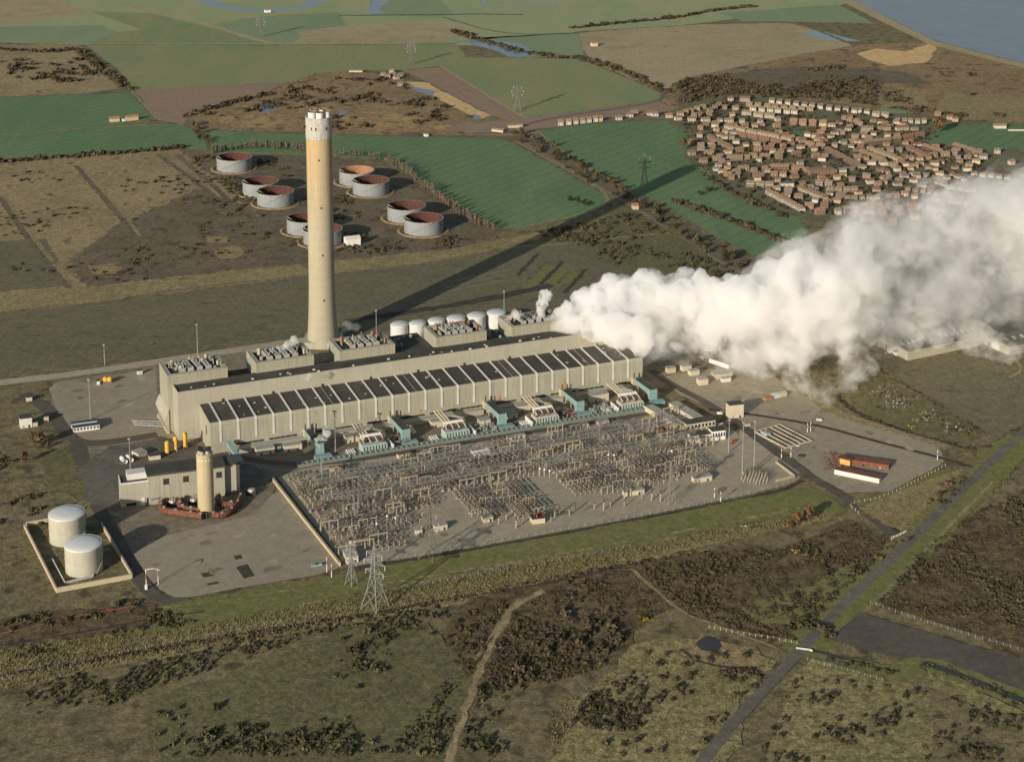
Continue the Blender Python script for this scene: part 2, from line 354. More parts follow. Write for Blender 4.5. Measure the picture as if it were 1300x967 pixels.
# ---- the village floor and its streets
sheet('gardens', M['garden'], [(845,145),(880,128),(925,120),(1000,124),(1120,140),(1200,150),(1192,162),(1172,182),(1250,192),(1420,192),(1420,420),(1200,420),(1110,300),(1010,275),(942,250),(889,212),(870,200),(878,172),(850,158)], 3)
for q, w in (([(862,152),(905,150),(925,132),(930,122)], 26), ([(880,170),(905,190),(960,215),(1000,226),(1020,236),(1060,262),(1085,282)], 8), ([(985,190),(1010,180),(1035,170),(1062,168)], 7), ([(1048,196),(1078,213),(1110,222),(1150,248),(1200,268),(1260,290)], 9),
             ([(1000,218),(1030,236),(1058,258)], 8), ([(978,240),(998,255),(1020,268)], 7), ([(905,134),(985,146),(1080,160),(1150,168)], 7), ([(1110,176),(1150,192),(1180,204),(1240,214),(1300,222)], 7), ([(1070,236),(1120,232),(1180,236)], 7)):
    strip('village_street', M['asphalt'], q, w, 2)
sheet('playing_field', M['green'], [(1005,168),(1030,162),(1036,172),(1010,178)], 2)
sheet('playing_field', M['green_hazed'], [(1112,138),(1150,138),(1152,144),(1118,146)], 2)
strip('field_edge', M['tan'], [(888,213),(945,253),(1000,276)], 4, 1)
strip('hedge_bank', M['heath_dark'], [(858,256),(900,270),(960,292),(1000,310)], 12, 1, 3)
# ---- middle distance
sheet('oil_farm_heath', M['heath'], [(-150,215),(100,199),(228,189),(262,199),(300,232),(345,290),(392,330),(300,345),(90,368),(-150,395)], 5)
sheet('dark_or_shaded_heath', M['heath_dark'], [(150,285),(250,240),(330,268),(392,322),(392,332),(300,344),(180,356),(110,366),(90,330)], 7)  # soft cloud shadow over the heath, put in as darker ground colour
sheet('olive_field', M['olive'], [(-150,320),(60,302),(84,362),(-150,385)], 4)
sheet('tank_farm_floor', M['heath_dark'], [(230,190),(330,196),(430,200),(520,222),(600,280),(640,296),(560,318),(430,330),(395,325),(330,275),(275,225)], 5)
sheet('dry_grass_strip', M['tan'], [(-150,390),(90,366),(395,334),(560,318),(700,292),(700,300),(560,332),(395,350),(100,386),(-150,412)], 4)
sheet('olive_field', M['olive'], [(-150,415),(100,388),(395,352),(560,332),(720,300),(850,300),(960,360),(960,440),(850,440),(560,420),(420,430),(190,456),(-150,490)], 3)
sheet('turf', M['scrub_olive'], [(790,262),(850,290),(905,330),(880,350),(790,345),(730,300)], 5)
sheet('turf', M['verge'], [(690,340),(720,332),(735,350),(700,372),(665,365)], 4)
for i in range(7): strip('cinder_bed', M['heath_dark'] if i % 2 else M['mud'], [(684+i*15,322+i*5),(672+i*15,334+i*5.5),(656+i*15,350+i*5.5)], 5, 1, 1.2)
for q in ([(112,338),(140,334),(156,340),(148,348),(118,348)], [(272,316),(300,312),(308,320),(300,328),(276,328)], [(262,300),(290,300),(288,308),(264,308)]): sheet('bare_patch', M['bare'], q, 3)
for q in ([(0,250),(40,310),(88,366)], [(96,210),(150,272),(170,300)], [(200,196),(262,240),(330,300),(392,340)], [(225,196),(300,262),(352,316)]): strip('track', M['heath_dark'], q, 8, 1, 1.5)
for q in ([(6,250),(48,310),(96,366)], [(102,208),(156,270),(178,300)]): strip('track', M['tan'], q, 5, 1, 1)
strip('track', M['heath_dark'], [(-50,416),(100,390),(230,366),(395,350)], 4, 1, 1)
strip('track', M['tan'], [(630,315),(720,310),(800,300),(850,296)], 5, 2, 1)
strip('railway_siding', M['mud'], [(440,408),(520,396),(620,380),(700,362)], 14, 1, 2)
for k in range(3): strip('railway_siding', M['gravel'], [(560+k*6,372-k*7),(640+k*4,356-k*7)], 3, 1)
# ---- power station yards
sheet('station_apron', M['gravel'], [(70,486),(200,462),(430,430),(560,412),(840,440),(900,470),(840,492),(560,575),(350,606),(200,640),(140,650),(110,600),(64,520)], 2)
strip('road', M['concrete_pale'], [(-160,502),(0,486),(110,473),(200,459),(330,440),(410,428)], 15, 1)
sheet('yard', M['concrete'], [(62,493),(72,486),(87,483),(108,486),(198,466),(201,530),(228,560),(246,575),(200,590),(135,562),(108,561),(92,556),(84,545),(74,526)], 0)
strip('yard_road', M['asphalt'], [(30,500),(64,520),(80,545),(98,562),(130,563),(200,552)], 13, 2)
strip('yard_road', M['asphalt'], [(98,562),(102,580),(110,600)], 15, 1)
strip('yard_road', M['tarmac_old'], [(110,590),(112,620),(120,645)], 16, 1)
sheet('turf', M['scrub_olive'], [(54,580),(70,571),(88,572),(96,590),(110,622),(112,632),(66,622),(56,600)], 2)
sheet('yard', M['tarmac_old'], [(112,585),(140,566),(200,556),(232,560),(265,575),(300,585),(340,600),(300,640),(180,650),(130,650)], 2)
sheet('turf', M['ground'], [(-60,640),(40,610),(115,640),(120,660),(90,665),(-60,690)], 4)
strip('yard_road', M['gravel'], [(-80,664),(40,656),(120,648),(150,655),(180,645)], 9, 1)
sheet('gravel_yard', M['gravel'], [(150,646),(165,640),(192,644),(232,640),(312,626),(350,610),(346,632),(325,656),(210,684),(188,694),(168,706),(156,690)], 1.5)
strip('access_road', M['asphalt'], [(122,640),(140,668),(160,705),(178,738),(200,762),(240,762)], 11, 2)
sheet('yard', M['concrete'], [(169,705),(188,690),(210,680),(325,653),(345,628),(358,622),(432,716),(428,722),(406,729),(300,747),(244,758),(220,758),(203,748),(190,735)], 0)
for q in ([(300,720),(314,716),(324,731),(310,735)], [(255,728),(270,726),(272,731),(258,733)], [(262,741),(277,738),(278,741),(264,743)], [(296,706),(306,704),(308,709),(299,711)]): sheet('worn_patch', M['mud'], q, .4)
sheet('substation_yard', M['concrete_yard'], [(352,606),(385,596),(450,582),(560,562),(660,549),(832,519),(872,520),(930,545),(960,572),(1012,602),(1006,610),(985,617),(700,672),(447,716),(434,712)], 0)
sheet('yard', M['concrete_pale'], [(940,545),(965,560),(1010,590),(1016,600),(1008,608),(990,612),(962,590),(935,566)], 0)
strip('perimeter_road', M['concrete_pale'], [(447,716),(560,699),(700,674),(850,646),(985,618),(1012,606)], 7, 1)
strip('kerb_strip', M['mud'], [(440,723),(560,705),(700,680),(850,652),(990,624),(1020,610)], 4, 1)
strip('yard_road', M['asphalt'], [(200,556),(330,588),(420,590),(560,566),(700,545),(830,524)], 8, 2)
sheet('yard', M['concrete'], [(845,478),(900,468),(960,470),(1010,490),(1060,520),(1190,562),(1200,585),(1192,592),(1130,624),(1076,626),(1040,608),(1000,575),(930,528),(860,500)], 1)
strip('road', M['asphalt'], [(826,470),(855,490),(905,515),(950,548),(1000,585),(1040,612),(1075,632),(1110,660),(1135,680),(1158,690)], 9, 2)
strip('road', M['mud'], [(900,520),(960,527),(1040,540),(1110,560),(1190,580),(1240,595)], 5, 2)
strip('bank', M['tan'], [(1010,488),(1050,520),(1100,538),(1160,552),(1205,570)], 12, 2, 1.5)
strip('ditch', M['mud'], [(1060,500),(1085,525),(1140,545),(1200,562),(1240,572)], 4, 2, 1)
sheet('scrap_yard_ground', M['scrub_olive'], [(1068,480),(1095,455),(1110,460),(1160,490),(1240,545),(1245,556),(1215,562),(1140,542),(1085,522)], 3)
strip('track', M['heath_dark'], [(1090,455),(1150,490),(1215,530),(1250,550)], 4, 1, 1)
sheet('turf', M['olive'], [(1110,455),(1140,452),(1160,462),(1250,440),(1420,430),(1420,520),(1300,540),(1260,560),(1235,540),(1160,490)], 4)
strip('track', M['bare'], [(1284,452),(1300,470),(1280,480)], 3, 1, .5)
# ---- green verge, reeds and scrub to the south
sheet('verge', M['verge'], [(205,768),(300,752),(432,729),(560,706),(700,681),(850,653),(1000,624),(1040,622),(1066,640),(1075,650),(950,664),(800,694),(640,716),(480,748),(330,776),(205,800)], 2)
sheet('verge', M['verge'], [(1080,634),(1140,622),(1195,596),(1205,592),(1216,600),(1180,622),(1120,640),(1090,644)], 2)
sheet('reed_bed', M['reed'], [(-120,800),(60,778),(205,800),(330,777),(480,749),(640,717),(800,695),(950,665),(1060,650),(1050,662),(860,700),(700,740),(560,770),(400,800),(200,838),(-120,895)], 3)
sheet('scrub', M['scrub'], [(560,800),(620,745),(760,725),(900,700),(1000,690),(1080,660),(1130,680),(1120,715),(1010,815),(960,812),(850,770),(800,800),(760,850),(640,870),(570,850)], 11)
sheet('turf', M['verge'], [(940,775),(980,755),(1060,725),(1100,712),(1085,730),(1020,790),(960,790)], 5)
sheet('scrub', M['scrub'], [(1115,765),(1130,745),(1170,700),(1220,660),(1420,600),(1420,900),(1290,836),(1190,790)], 11)
sheet('turf', M['scrub_olive'], [(430,800),(540,790),(585,835),(610,870),(590,910),(620,1010),(200,1010),(180,900),(300,850)], 12)
sheet('scrub', M['scrub'], [(-120,800),(60,776),(200,768),(180,800),(60,815),(-120,840)], 4)
sheet('dry_grass', M['reed'], [(740,880),(820,815),(960,820),(990,840),(960,880),(880,1010),(700,1010)], 11)
sheet('dry_grass', M['tan'], [(1090,645),(1200,600),(1228,592),(1200,640),(1160,680),(1120,664)], 3)
sheet('dry_grass', M['reed'], [(1000,860),(1030,835),(1110,850),(1180,880),(1180,1010),(960,1010)], 4)
strip('reed_strip', M['verge'], [(-80,848),(160,806),(330,782),(480,756),(640,728),(760,706)], 10, 2, 2)
strip('ditch', M['mud'], [(-120,880),(120,838),(330,800),(480,778),(560,762),(700,740),(760,726),(800,716)], 3.4, 2, 1)
strip('ditch', M['mud'], [(-120,838),(100,804),(200,784),(260,776)], 2.6, 2, .8)
strip('ditch', M['bare'], [(640,745),(720,730),(800,714),(900,698)], 3, 2, .8)
strip('track', M['heath'], [(560,1000),(600,870),(622,820),(640,790),(655,766),(690,750)], 4.5, 2, 1.6)
strip('track', M['tan'], [(596,850),(618,815),(640,780),(660,760)], 3, 2, 1)
strip('track', M['heath_dark'], [(808,716),(840,745),(872,775),(920,790),(985,815)], 4, 2, 1)
strip('track', M['tan'], [(800,722),(832,748),(866,780),(915,796),(985,822)], 3, 2, 1)
strip('ditch', M['mud'], [(905,770),(960,792),(1012,812)], 4, 2, 1)
strip('road_verge', M['verge'], [(1015,830),(1075,770),(1160,692),(1240,612),(1300,556)], 34, 1, 3)
strip('road', M['tarmac_old'], [(860,1010),(920,930),(975,870),(1020,822),(1070,768),(1155,688),(1235,608),(1300,548),(1420,440)], 8.5, 1)
strip('track', M['tan'], [(1062,808),(1110,765),(1180,694),(1260,612)], 3, 1, .6)
sheet('parking_apron', M['asphalt'], [(1052,812),(1092,777),(1130,790),(1300,838),(1420,870),(1420,930),(1300,884),(1180,848)], 1)
strip('canal_bank', M['verge'], [(1060,840),(1130,858),(1160,846),(1180,842),(1240,866),(1300,890)], 20, 2, 2)
strip('canal', M['dark_water'], [(1170,842),(1200,850),(1240,866),(1300,890),(1400,930)], 7, 1)
sheet('reed_island', M['reed'], [(1178,852),(1200,860),(1270,890),(1300,905),(1250,905),(1180,872)], 2)
sheet('marsh_hollow', M['bare'], [(868,824),(892,808),(914,814),(950,822),(975,836),(962,846),(925,846),(890,838)], 3)
sheet('pond', M['dark_water'], [(884,819),(890,812),(898,808),(908,811),(914,814),(917,821),(908,825),(896,826)], 2.2)
strip('ditch', M['mud'], [(864,824),(890,842),(930,848),(960,850)], 3, 2, .8)
strip('ditch', M['mud'], [(1030,826),(1080,838),(1130,852),(1142,852)], 3.5, 1, .8)

rp = random.Random(31)
for poly, n in (([(200,735),(215,690),(330,655),(425,716),(300,742)], 9), ([(75,500),(190,475),(205,550),(150,558),(85,540)], 7), ([(900,480),(1000,500),(1060,530),(1180,565),(1130,610),(1080,615),(960,530)], 16), ([(460,700),(560,690),(900,630),(980,612),(850,620),(700,650),(520,685)], 14)):
    wv = [P(*q) for q in poly]; k = 0
    while k < n:
        q = Vector((rp.uniform(min(p.x for p in wv),max(p.x for p in wv)), rp.uniform(min(p.y for p in wv),max(p.y for p in wv)), 0))
        if not inside(q.x, q.y, wv): continue
        r1, r2, a0 = rp.uniform(2,9), rp.uniform(1.2,4), ANG+rp.choice((0,0,1.57,.6)); pts = [q+Vector((math.cos(t)*r1*math.cos(a0)-math.sin(t)*r2*math.sin(a0), math.cos(t)*r1*math.sin(a0)+math.sin(t)*r2*math.cos(a0), 0)) for t in [i*.7 for i in range(9)]]
        sheet('stained_patch', M['stain'] if rp.random() < .6 else M['concrete_pale'], [(k*7,1)], 1.2, 1.6, pts); k += 1

for q, w, m in (([(430,171),(520,173),(622,175),(655,179)], 7, 'heath_dark'), ([(266,194),(400,196),(480,202)], 6, 'tan'), ([(655,179),(720,216),(782,251),(745,272),(660,289)], 5, 'tan'), ([(-100,181),(135,160),(233,158)], 4, 'tan'), ([(110,57),(250,57),(440,57),(578,56)], 6, 'heath_dark'), ([(172,115),(365,105),(440,92)], 5, 'tan'), ([(559,84),(610,116),(667,150)], 4, 'tan_hazed'), ([(681,166),(720,198),(795,240)], 5, 'tan'), ([(-100,127),(100,120),(166,117)], 5, 'heath_dark'), ([(562,22),(640,45),(735,42)], 6, 'heath_dark'),
                ([(260,30),(330,20),(430,16)], 8, 'tan_hazed'), ([(870,32),(945,28),(1012,28),(1083,57)], 8, 'heath_dark'), ([(205,772),(330,757),(432,735),(640,720)], 1.5, 'tan'), ([(450,748),(640,716),(860,676),(1040,640)], 2.5, 'reed'), ([(460,756),(640,724),(860,686),(1000,662)], 1.6, 'heath_dark')):
    strip('field_margin', M[m], q, w, 2, 1.2)
# ================================================================== THE POWER STATION
CL = omat('cladding', (.365,.35,.272), .12, .26, (.27,.255,.2), .03)
CLG = omat('cladding_pale', (.39,.37,.295), .1, .15, None, .05)
ROOF = omat('roof_felt', (.078,.073,.062), .3, 0, (.12,.11,.092), .05)
WHITE = omat('white_paint', (.72,.70,.64), .12, .15)
WHITEP = omat('tank_white', (.62,.61,.57), .1, .12, None, .1)
CONC = omat('shaft_concrete', (.46,.385,.245), .1, .12, None, .06)
TAN = omat('tan_render', (.47,.405,.285), .12, .1)
STEEL = omat('galvanised_steel', (.27,.275,.26), .2, .1, None, .4, .6)
GREYM = omat('grey_plant', (.36,.35,.31), .3, .2, (.12,.1,.08), .4)
TEAL = omat('teal_paint', (.22,.335,.34), .15, .2, (.2,.26,.24), .3)
TEALP = omat('pale_teal_paint', (.36,.45,.43), .15, .2, (.3,.28,.22), .3)
RUST = omat('rust_red', (.2,.088,.055), .35, .2, (.12,.06,.04), .3)
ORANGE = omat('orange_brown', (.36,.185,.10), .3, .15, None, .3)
DARK = omat('dark_metal', (.045,.043,.04), .3)
GLASS = omat('dark_glazing', (.03,.035,.045), .2, 0, None, .3, .2, 0, .5)
PORC = omat('brown_porcelain', (.11,.08,.065), .3, 0, None, .5, .4)
YEL = omat('yellow_paint', (.75,.42,.06), .1, .15)
REDP = omat('red_paint', (.34,.075,.05), .15, .1)
TIMB = omat('tan_concrete_post', (.40,.345,.255), .3, .15, None, .5)
PIPEW = omat('white_duct', (.58,.57,.53), .12, .2)
BRICK = omat('pale_brick', (.42,.36,.25), .15, .15)
SILV = omat('silver_cladding', (.47,.47,.43), .15, .25, None, .3, .5, .3)

# ---- turbine hall: ribbed roof, white roof ducts, louvres at its foot
hall = thing('turbine_hall', 'long turbine hall with dark roof crossed by white ribs, before the boiler houses', 'turbine hall', L(0,0), ANG)
HL, HD, HE, HB = 418, 40, 28.6, 31.2
mb = MB()
prof = [(0, .0), (0, HE-2.2), (.5, HE-.9), (1.6, HE)]
for (a, za), (b, zb) in zip(prof, prof[1:]): mb.add([(0,a,za),(HL,a,za),(HL,b,zb),(0,b,zb)], [(0,1,2,3)])
mb.add([(0,0,0),(0,0,HE-2.2),(0,.5,HE-.9),(0,1.6,HE),(0,HD,HB),(0,HD,0)], [(0,1,2,3,4,5)])
mb.add([(HL,0,0),(HL,0,HE-2.2),(HL,.5,HE-.9),(HL,1.6,HE),(HL,HD,HB),(HL,HD,0)], [(5,4,3,2,1,0)])
mb.build('wall', CL, hall)
rr_ = random.Random(8); mb = MB(); us = [0]+[9+k*15.75 for k in range(26)]+[HL]
for a, b2 in zip(us, us[1:]): mb.add([(a,1.6,HE),(b2,1.6,HE),(b2,HD,HB),(a,HD,HB)], [(0,1,2,3)], rr_.choice((0,0,1,2,1)))
mb.build('roof', [ROOF, omat('roof_felt_worn', (.09,.084,.07), .35, 0, (.15,.135,.11), .08), omat('roof_felt_dark', (.066,.062,.055), .3, 0, (.1,.092,.08), .06)], hall)
for k in range(34):
    u, v = rr_.uniform(6,HL-8), rr_.uniform(6,HD-5); z = HE+(HB-HE)*(v-1.6)/(HD-1.6); s = rr_.uniform(.5,1.5); MB().box(u,u+s*1.6,v,v+s,z,z+.5+s*.4).build('roof_unit', GREYM, hall)
RIB = MB()
RIB.add([(-.75,1.6,HE+.02),(.75,1.6,HE+.02),(.75,HD,HB+.02),(-.75,HD,HB+.02),(-.75,1.4,HE+.75),(.75,1.4,HE+.75),(.75,HD,HB+.7),(-.75,HD,HB+.7)], [(4,5,6,7),(0,1,5,4),(1,2,6,5),(3,0,4,7)])
RIB.add([(-.9,-.55,HE-2.3),(.9,-.55,HE-2.3),(.9,1.4,HE+.75),(-.9,1.4,HE+.75),(-.9,0,HE-2.3),(.9,0,HE-2.3),(.9,1.6,HE),(-.9,1.6,HE)], [(0,1,2,3),(0,3,7,4),(1,5,6,2)])
RIB.box(-.9,.9,-.55,.02,10.5,HE-2.3)
ribm = RIB.mesh('roof_duct', PIPEW)
ribs = [9+k*15.75 for k in range(26)]
for u in ribs:
    o = bpy.data.objects.new('roof_duct', ribm); COL.objects.link(o); o.parent = hall; o.location = (u,0,0)
for u in (ribs[7]-8, ribs[12]-8, ribs[18]-8, ribs[23]-8):
    MB().add([(u-.2,1.6,HE+.03),(u+.2,1.6,HE+.03),(u+.2,HD,HB+.03),(u-.2,HD,HB+.03),(u-.2,1.6,HE+.3),(u+.2,1.6,HE+.3),(u+.2,HD,HB+.3),(u-.2,HD,HB+.3)], [(4,5,6,7),(0,1,5,4),(1,2,6,5),(3,0,4,7)]).build('expansion_joint', GREYM, hall)
for s in range(13):
    lv = MB(); x0 = 22+s*30
    lv.box(x0,x0+25.5,-.12,.02,5.4,6.6)
    for k in range(5): lv.box(x0+k*5.2,x0+k*5.2+3.6,-.3,-.12,5.2,6.9)
    lv.build('louvre_strip', DARK, hall)
mb = MB()
for a, b in ((18,90),(96,165),(172,252),(262,332),(340,404)): MB().box(a, b, -7.5, .0, 0, 4.6, 0).build('lean_to', CLG, hall)
STAIN = omat('rust_stain_orange', (.55,.24,.09), .3, .3)
for u, w, h in ((193.5,2.4,5.0),(271,2.2,6.5),(336.5,2.6,13.5),(122,1.2,4)):
    MB().add([(u-w*.6,-.05,8),(u+w*.6,-.05,8),(u+w*.35,-.05,8+h*.7),(u+.2,-.05,8+h),(u-w*.3,-.05,8+h*.6)], [(0,1,2,3,4)]).build('rust_stain', STAIN, hall)
for k in range(9): MB().box(20+k*46, 20.9+k*46, HD-1.4, HD-.5, HB-.2, HB+2.6).build('roof_vent', DARK, hall)
MB().box(-.12,.02,14,17,12.5,21).build('gable_door', DARK, hall)

# ---- bunker bay behind it
bay = thing('bunker_bay', 'taller windowless bay rising behind the turbine hall roof with flat dark roof', 'bunker bay', L(-19,40), ANG)
BL, BD, BH = 418, 22, 44.5
MB().box(0,BL,0,BD,0,BH,0).build('wall', CLG, bay)
mb = MB().add([(.4,.4,BH+.03),(BL-.4,.4,BH+.03),(BL-.4,BD,BH+.03),(.4,BD,BH+.03)], [(0,1,2,3)]); mb.build('roof', ROOF, bay)
mb = MB(); mb.box(-.1,BL+.1,-.15,.5,BH+.02,BH+.9); mb.box(-.15,.5,.5,BD,BH+.02,BH+.9); mb.box(BL-.5,BL+.15,.5,BD,BH+.02,BH+.9); mb.build('parapet', CLG, bay)
rnd = random.Random(3); mb = MB()
for k in range(26):
    u, v = rnd.uniform(8,BL-10), rnd.uniform(2,9); s = rnd.uniform(.7,1.6); MB().box(u,u+s*1.5,v,v+s,BH,BH+s*.7).build('roof_unit', WHITEP, bay)
for k in range(7): MB().box(30+k*60,31+k*60,3,4,BH,BH+4.5).build('roof_vent', DARK, bay)
MB().box(-.3,.02,1,21,0,3.2).build('plinth', CLG, bay)

# ---- five boiler houses standing in a row, each with its roof plant
RUSTV = omat('rusty_vent', (.31,.17,.10), .3, .2, (.2,.16,.12))
def plant_mb(w, d, seed, rust):
    r = random.Random(seed); a, b, c, e = MB(), MB(), [], []; H = 54
    a.box(3, w-3, 4, d-4, H-1.4, H-1.3)                                  # sunken deck
    for k in range(4):
        u = w*.28+k*w*.145
        for q in (-1.6, 1.1):
            a2 = b; a2.tube([(u+q, 7, H+1.0), (u+q-1.2, d-8, H+1.0)], 1.15, 8)
        b.box(u-2.9, u+2.3, 6, 7.2, H-1, H+2.2); b.box(u-3.6,u+1.4,d-9,d-7.6,H-1,H+2.2)
    for k in range(20):
        u, v = r.uniform(5,w-6), r.uniform(6,d-7); s = r.uniform(1,2.6); h = r.uniform(1,3.6); c.append(MB().box(u,u+s,v,v+s,H-1.2,H-1.2+h))
    for k in range(12):
        u, v = r.uniform(5,w-6), r.uniform(6,d-7); c.append(MB().tube([(u,v,H-1),(u,v,H+r.uniform(3,6.5))], .5, 6))
    for u, v, s, h in ((w*.17,d*.68,1.9,6),(w*.26,d*.25,1.5,5.2),(w*.75,d*.75,2.0,6.4),(w*.88,d*.3,1.6,5)):
        e.append(MB().lathe([(s*.7,H-1.2),(s*.7,H-1+h*.75),(s*.82,H-1+h*.76),(s*.82,H-1+h)], 10, (u,v)).box(u+s,u+s*2,v,v+s,H-1.2,H+h*.4))
    for k in range(10 if rust else 4):
        u, v = r.uniform(w*.3,w-6), r.uniform(d*.55,d-6); e.append(MB().box(u,u+r.uniform(.8,2.4),v,v+1.4,H-1.2,H+r.uniform(1,4.4)))
    return a, b, c, e
blab = ['leftmost boiler house, its bare end wall running down to the yard with a slanted skirt',
        'second boiler house from the left, white steam drifting off its back edge',
        'boiler house directly right of the tall chimney foot',
        'boiler house fourth from the left, white tanks showing behind its roof plant',
        'rightmost boiler house, next to where the big steam cloud begins']
for i, (u0, w) in enumerate(((-23.5,54.5),(57,54.5),(136,54),(231,51),(308,55))):
    b = thing('boiler_house', blab[i], 'boiler house', L(u0,60.5), ANG, 'boiler houses along the back of the station')
    d, H = 35, 54
    mb = MB().box(0,w,0,d,0,H-1.5)
    mb.box(0,w,0,1.6,H-1.5,H); mb.box(0,w,d-1.6,d,H-1.5,H); mb.box(0,1.6,1.6,d-1.6,H-1.5,H); mb.box(w-1.6,w,1.6,d-1.6,H-1.5,H)
    mb.build('wall', CL, b)
    mb = MB(); mb.box(1.6,w-1.6,1.6,4,H-1.5,H-.2); mb.box(1.6,4,4,d-4,H-1.5,H-.2); mb.box(w-4,w-1.6,4,d-4,H-1.5,H-.2); mb.box(1.6,w-1.6,d-4,d-1.6,H-1.5,H-.2); mb.build('roof_margin', CLG, b)
    a, bb, c, e = plant_mb(w, d, 20+i, i > 1)
    a.build('roof_deck', DARK, b); bb.build('duct_bank', SILV, b); each('roof_plant', c, GREYM, b); each('vent_stack', e, RUSTV if i in (2,3,4) else TAN, b)
    if i == 0:
        mb = MB()
        mb.add([(0.02,-1,22),(0.02,d+6,22),(-3.5,d+7,13),(-3.5,-1,13),(-.5,-1,3),(-.5,d+7,3)], [(0,1,2,3),(3,2,5,4)])
        mb.add([(0.02,-1,22),(-3.5,-1,13),(-.5,-1,3),(0.02,-1,3)], [(0,1,2,3)])
        mb.build('skirt', CLG, b)
        MB().box(-2.2,.01,-2,d+8,0,2.6).build('plinth', TAN, b)
        mb = MB()
        for k in range(3): mb.bar((-1,12+k*6,2),(-26,28+k*5,1.5),1.1)
        mb.build('coal_pipe', STEEL, b)

# low links between the boiler houses, behind the bunker bay
for (a, w, z, d, lab) in ((31.5,25,38,30,'low dark link block between the first two boiler houses'),(191,39,42,50,'square block in shadow between the third and fourth boiler houses'),(282.5,25,40,34,'low block between the last two boiler houses'),(112,23.5,34,30,'low block at the chimney foot between two boiler houses')):
    b = thing('link_block', lab, 'plant block', L(a,62.5), ANG)
    MB().box(0,w,0,d,0,z).build('wall', CL, b); MB().box(.5,w-.5,.5,d-.5,z+.01,z+.25).build('roof', ROOF, b)
    r = random.Random(int(a))
    for k in range(8): u, v = r.uniform(2,w-4), r.uniform(3,d-4); MB().box(u,u+2,v,v+1.6,z+.2,z+r.uniform(1.4,4)).bar((u,v,z+1),(u+r.uniform(-6,6),v+4,z+1),.6).build('roof_plant', RUST if a < 40 else GREYM, b)

# ---- tall chimney
cp = P(410, 437); ch = thing('chimney', 'towering concrete chimney with rust stained top and grey ring of flues', 'chimney', cp)
def shaft_mat():
    m, nt, b = _nt('stained_shaft'); v = _pos(nt, True); z = nt.nodes.new('ShaderNodeSeparateXYZ'); nt.links.new(v, z.inputs[0])
    base = _ramp(nt, _noise(nt, _pos(nt, True, (1,1,.3)), .06, 6, .6), [(.3, (.345,.315,.23)), (.7, (.41,.37,.27))])
    band = nt.nodes.new('ShaderNodeTexWave'); band.bands_direction = 'Z'; band.inputs['Scale'].default_value = .03; band.inputs['Distortion'].default_value = .6; nt.links.new(v, band.inputs['Vector'])
    base = _mix(nt, .5, base, _mix(nt, 1.0, base, _ramp(nt, band.outputs['Fac'], [(0, (.95,.95,.95)), (1, (1.02,1.02,1.02))]), 'MULTIPLY'))
    mr = nt.nodes.new('ShaderNodeMapRange'); mr.inputs[1].default_value = 120; mr.inputs[2].default_value = 212; nt.links.new(z.outputs['Z'], mr.inputs[0])
    st = _noise(nt, _pos(nt, True, (1,1,.02)), .35, 5, .7)
    mt = nt.nodes.new('ShaderNodeMath'); mt.operation = 'MULTIPLY'; nt.links.new(mr.outputs[0], mt.inputs[0]); nt.links.new(_ramp(nt, st, [(.4, (.05,.05,.05)), (.56, (1,1,1))]), mt.inputs[1])
    rust = _ramp(nt, _noise(nt, _pos(nt, True, (1,1,.015)), .6, 5, .8), [(.35, (.5,.29,.11)), (.5, (.54,.36,.17)), (.62, (.27,.13,.05))])
    nt.links.new(_mix(nt, mt.outputs[0], base, rust), b.inputs['Base Color']); b.inputs['Roughness'].default_value = .95; return m
SHAFT = shaft_mat()
MB().lathe([(16.2,0),(15.6,8),(14.9,18),(14.1,32),(13.5,48),(13.1,66),(12.95,100),(12.9,150),(12.9,200),(12.9,216)], 64, cap=False).build('shaft', SHAFT, ch, True)
CAPM = omat('weathered_cap', (.50,.495,.45), .3, .35, (.13,.12,.1), .35)
cap = MB().lathe([(13.0,216),(13.25,216.3),(13.25,238),(12.4,238.01),(12.4,236.5),(0.01,236.5)], 64, cap=False).build('cap_ring', CAPM, ch)
for a in (-118,-97,-50,30,90,150,200):
    op = MB()
    c, s = math.cos(R_(a)), math.sin(R_(a)); t = Vector((-s,c,0)); n = Vector((c,s,0)); p = n*13.2
    op.add([p-t*.7+Vector((0,0,226)), p+t*.7+Vector((0,0,226)), p+t*.7+Vector((0,0,229)), p-t*.7+Vector((0,0,229))]+[p+n*.2-t*.7+Vector((0,0,226)), p+n*.2+t*.7+Vector((0,0,226)), p+n*.2+t*.7+Vector((0,0,229)), p+n*.2-t*.7+Vector((0,0,229))], [(4,5,6,7),(0,1,5,4),(1,2,6,5),(2,3,7,6),(3,0,4,7)]); op.build('opening', DARK, cap)

for z, a in ((196,-86),(147,-80),(98,-78),(51,-76)):
    c, s = math.cos(R_(a)), math.sin(R_(a)); r = 13.0 if z > 60 else 13.6
    MB().bar((c*(r-.4), s*(r-.4), z),(c*(r+.45), s*(r+.45), z), 1.5).build('inspection_hatch', DARK, ch)
INNER = omat('flue_lining', (.26,.155,.07), .3, .2, (.1,.07,.05))
for a in (-140,-76,-10,62,134):
    x, y = 8.1*math.cos(R_(a)), 8.1*math.sin(R_(a))
    f = MB().lathe([(3.75,230),(3.75,243.2),(3.95,243.3),(3.95,244),(3.45,244)], 28, (x,y), cap=False).build('flue', WHITE, ch, False)
    MB().lathe([(3.45,244),(3.4,237)], 28, (x,y), cap=False).build('flue_lining', INNER, f, True)
    MB().lathe([(3.98,243.35),(3.98,244.02)], 28, (x,y), cap=False).build('flue_rim', DARK, f)
MB().box(-19,19,-15,15,0,7).build('base_house', CLG, ch)

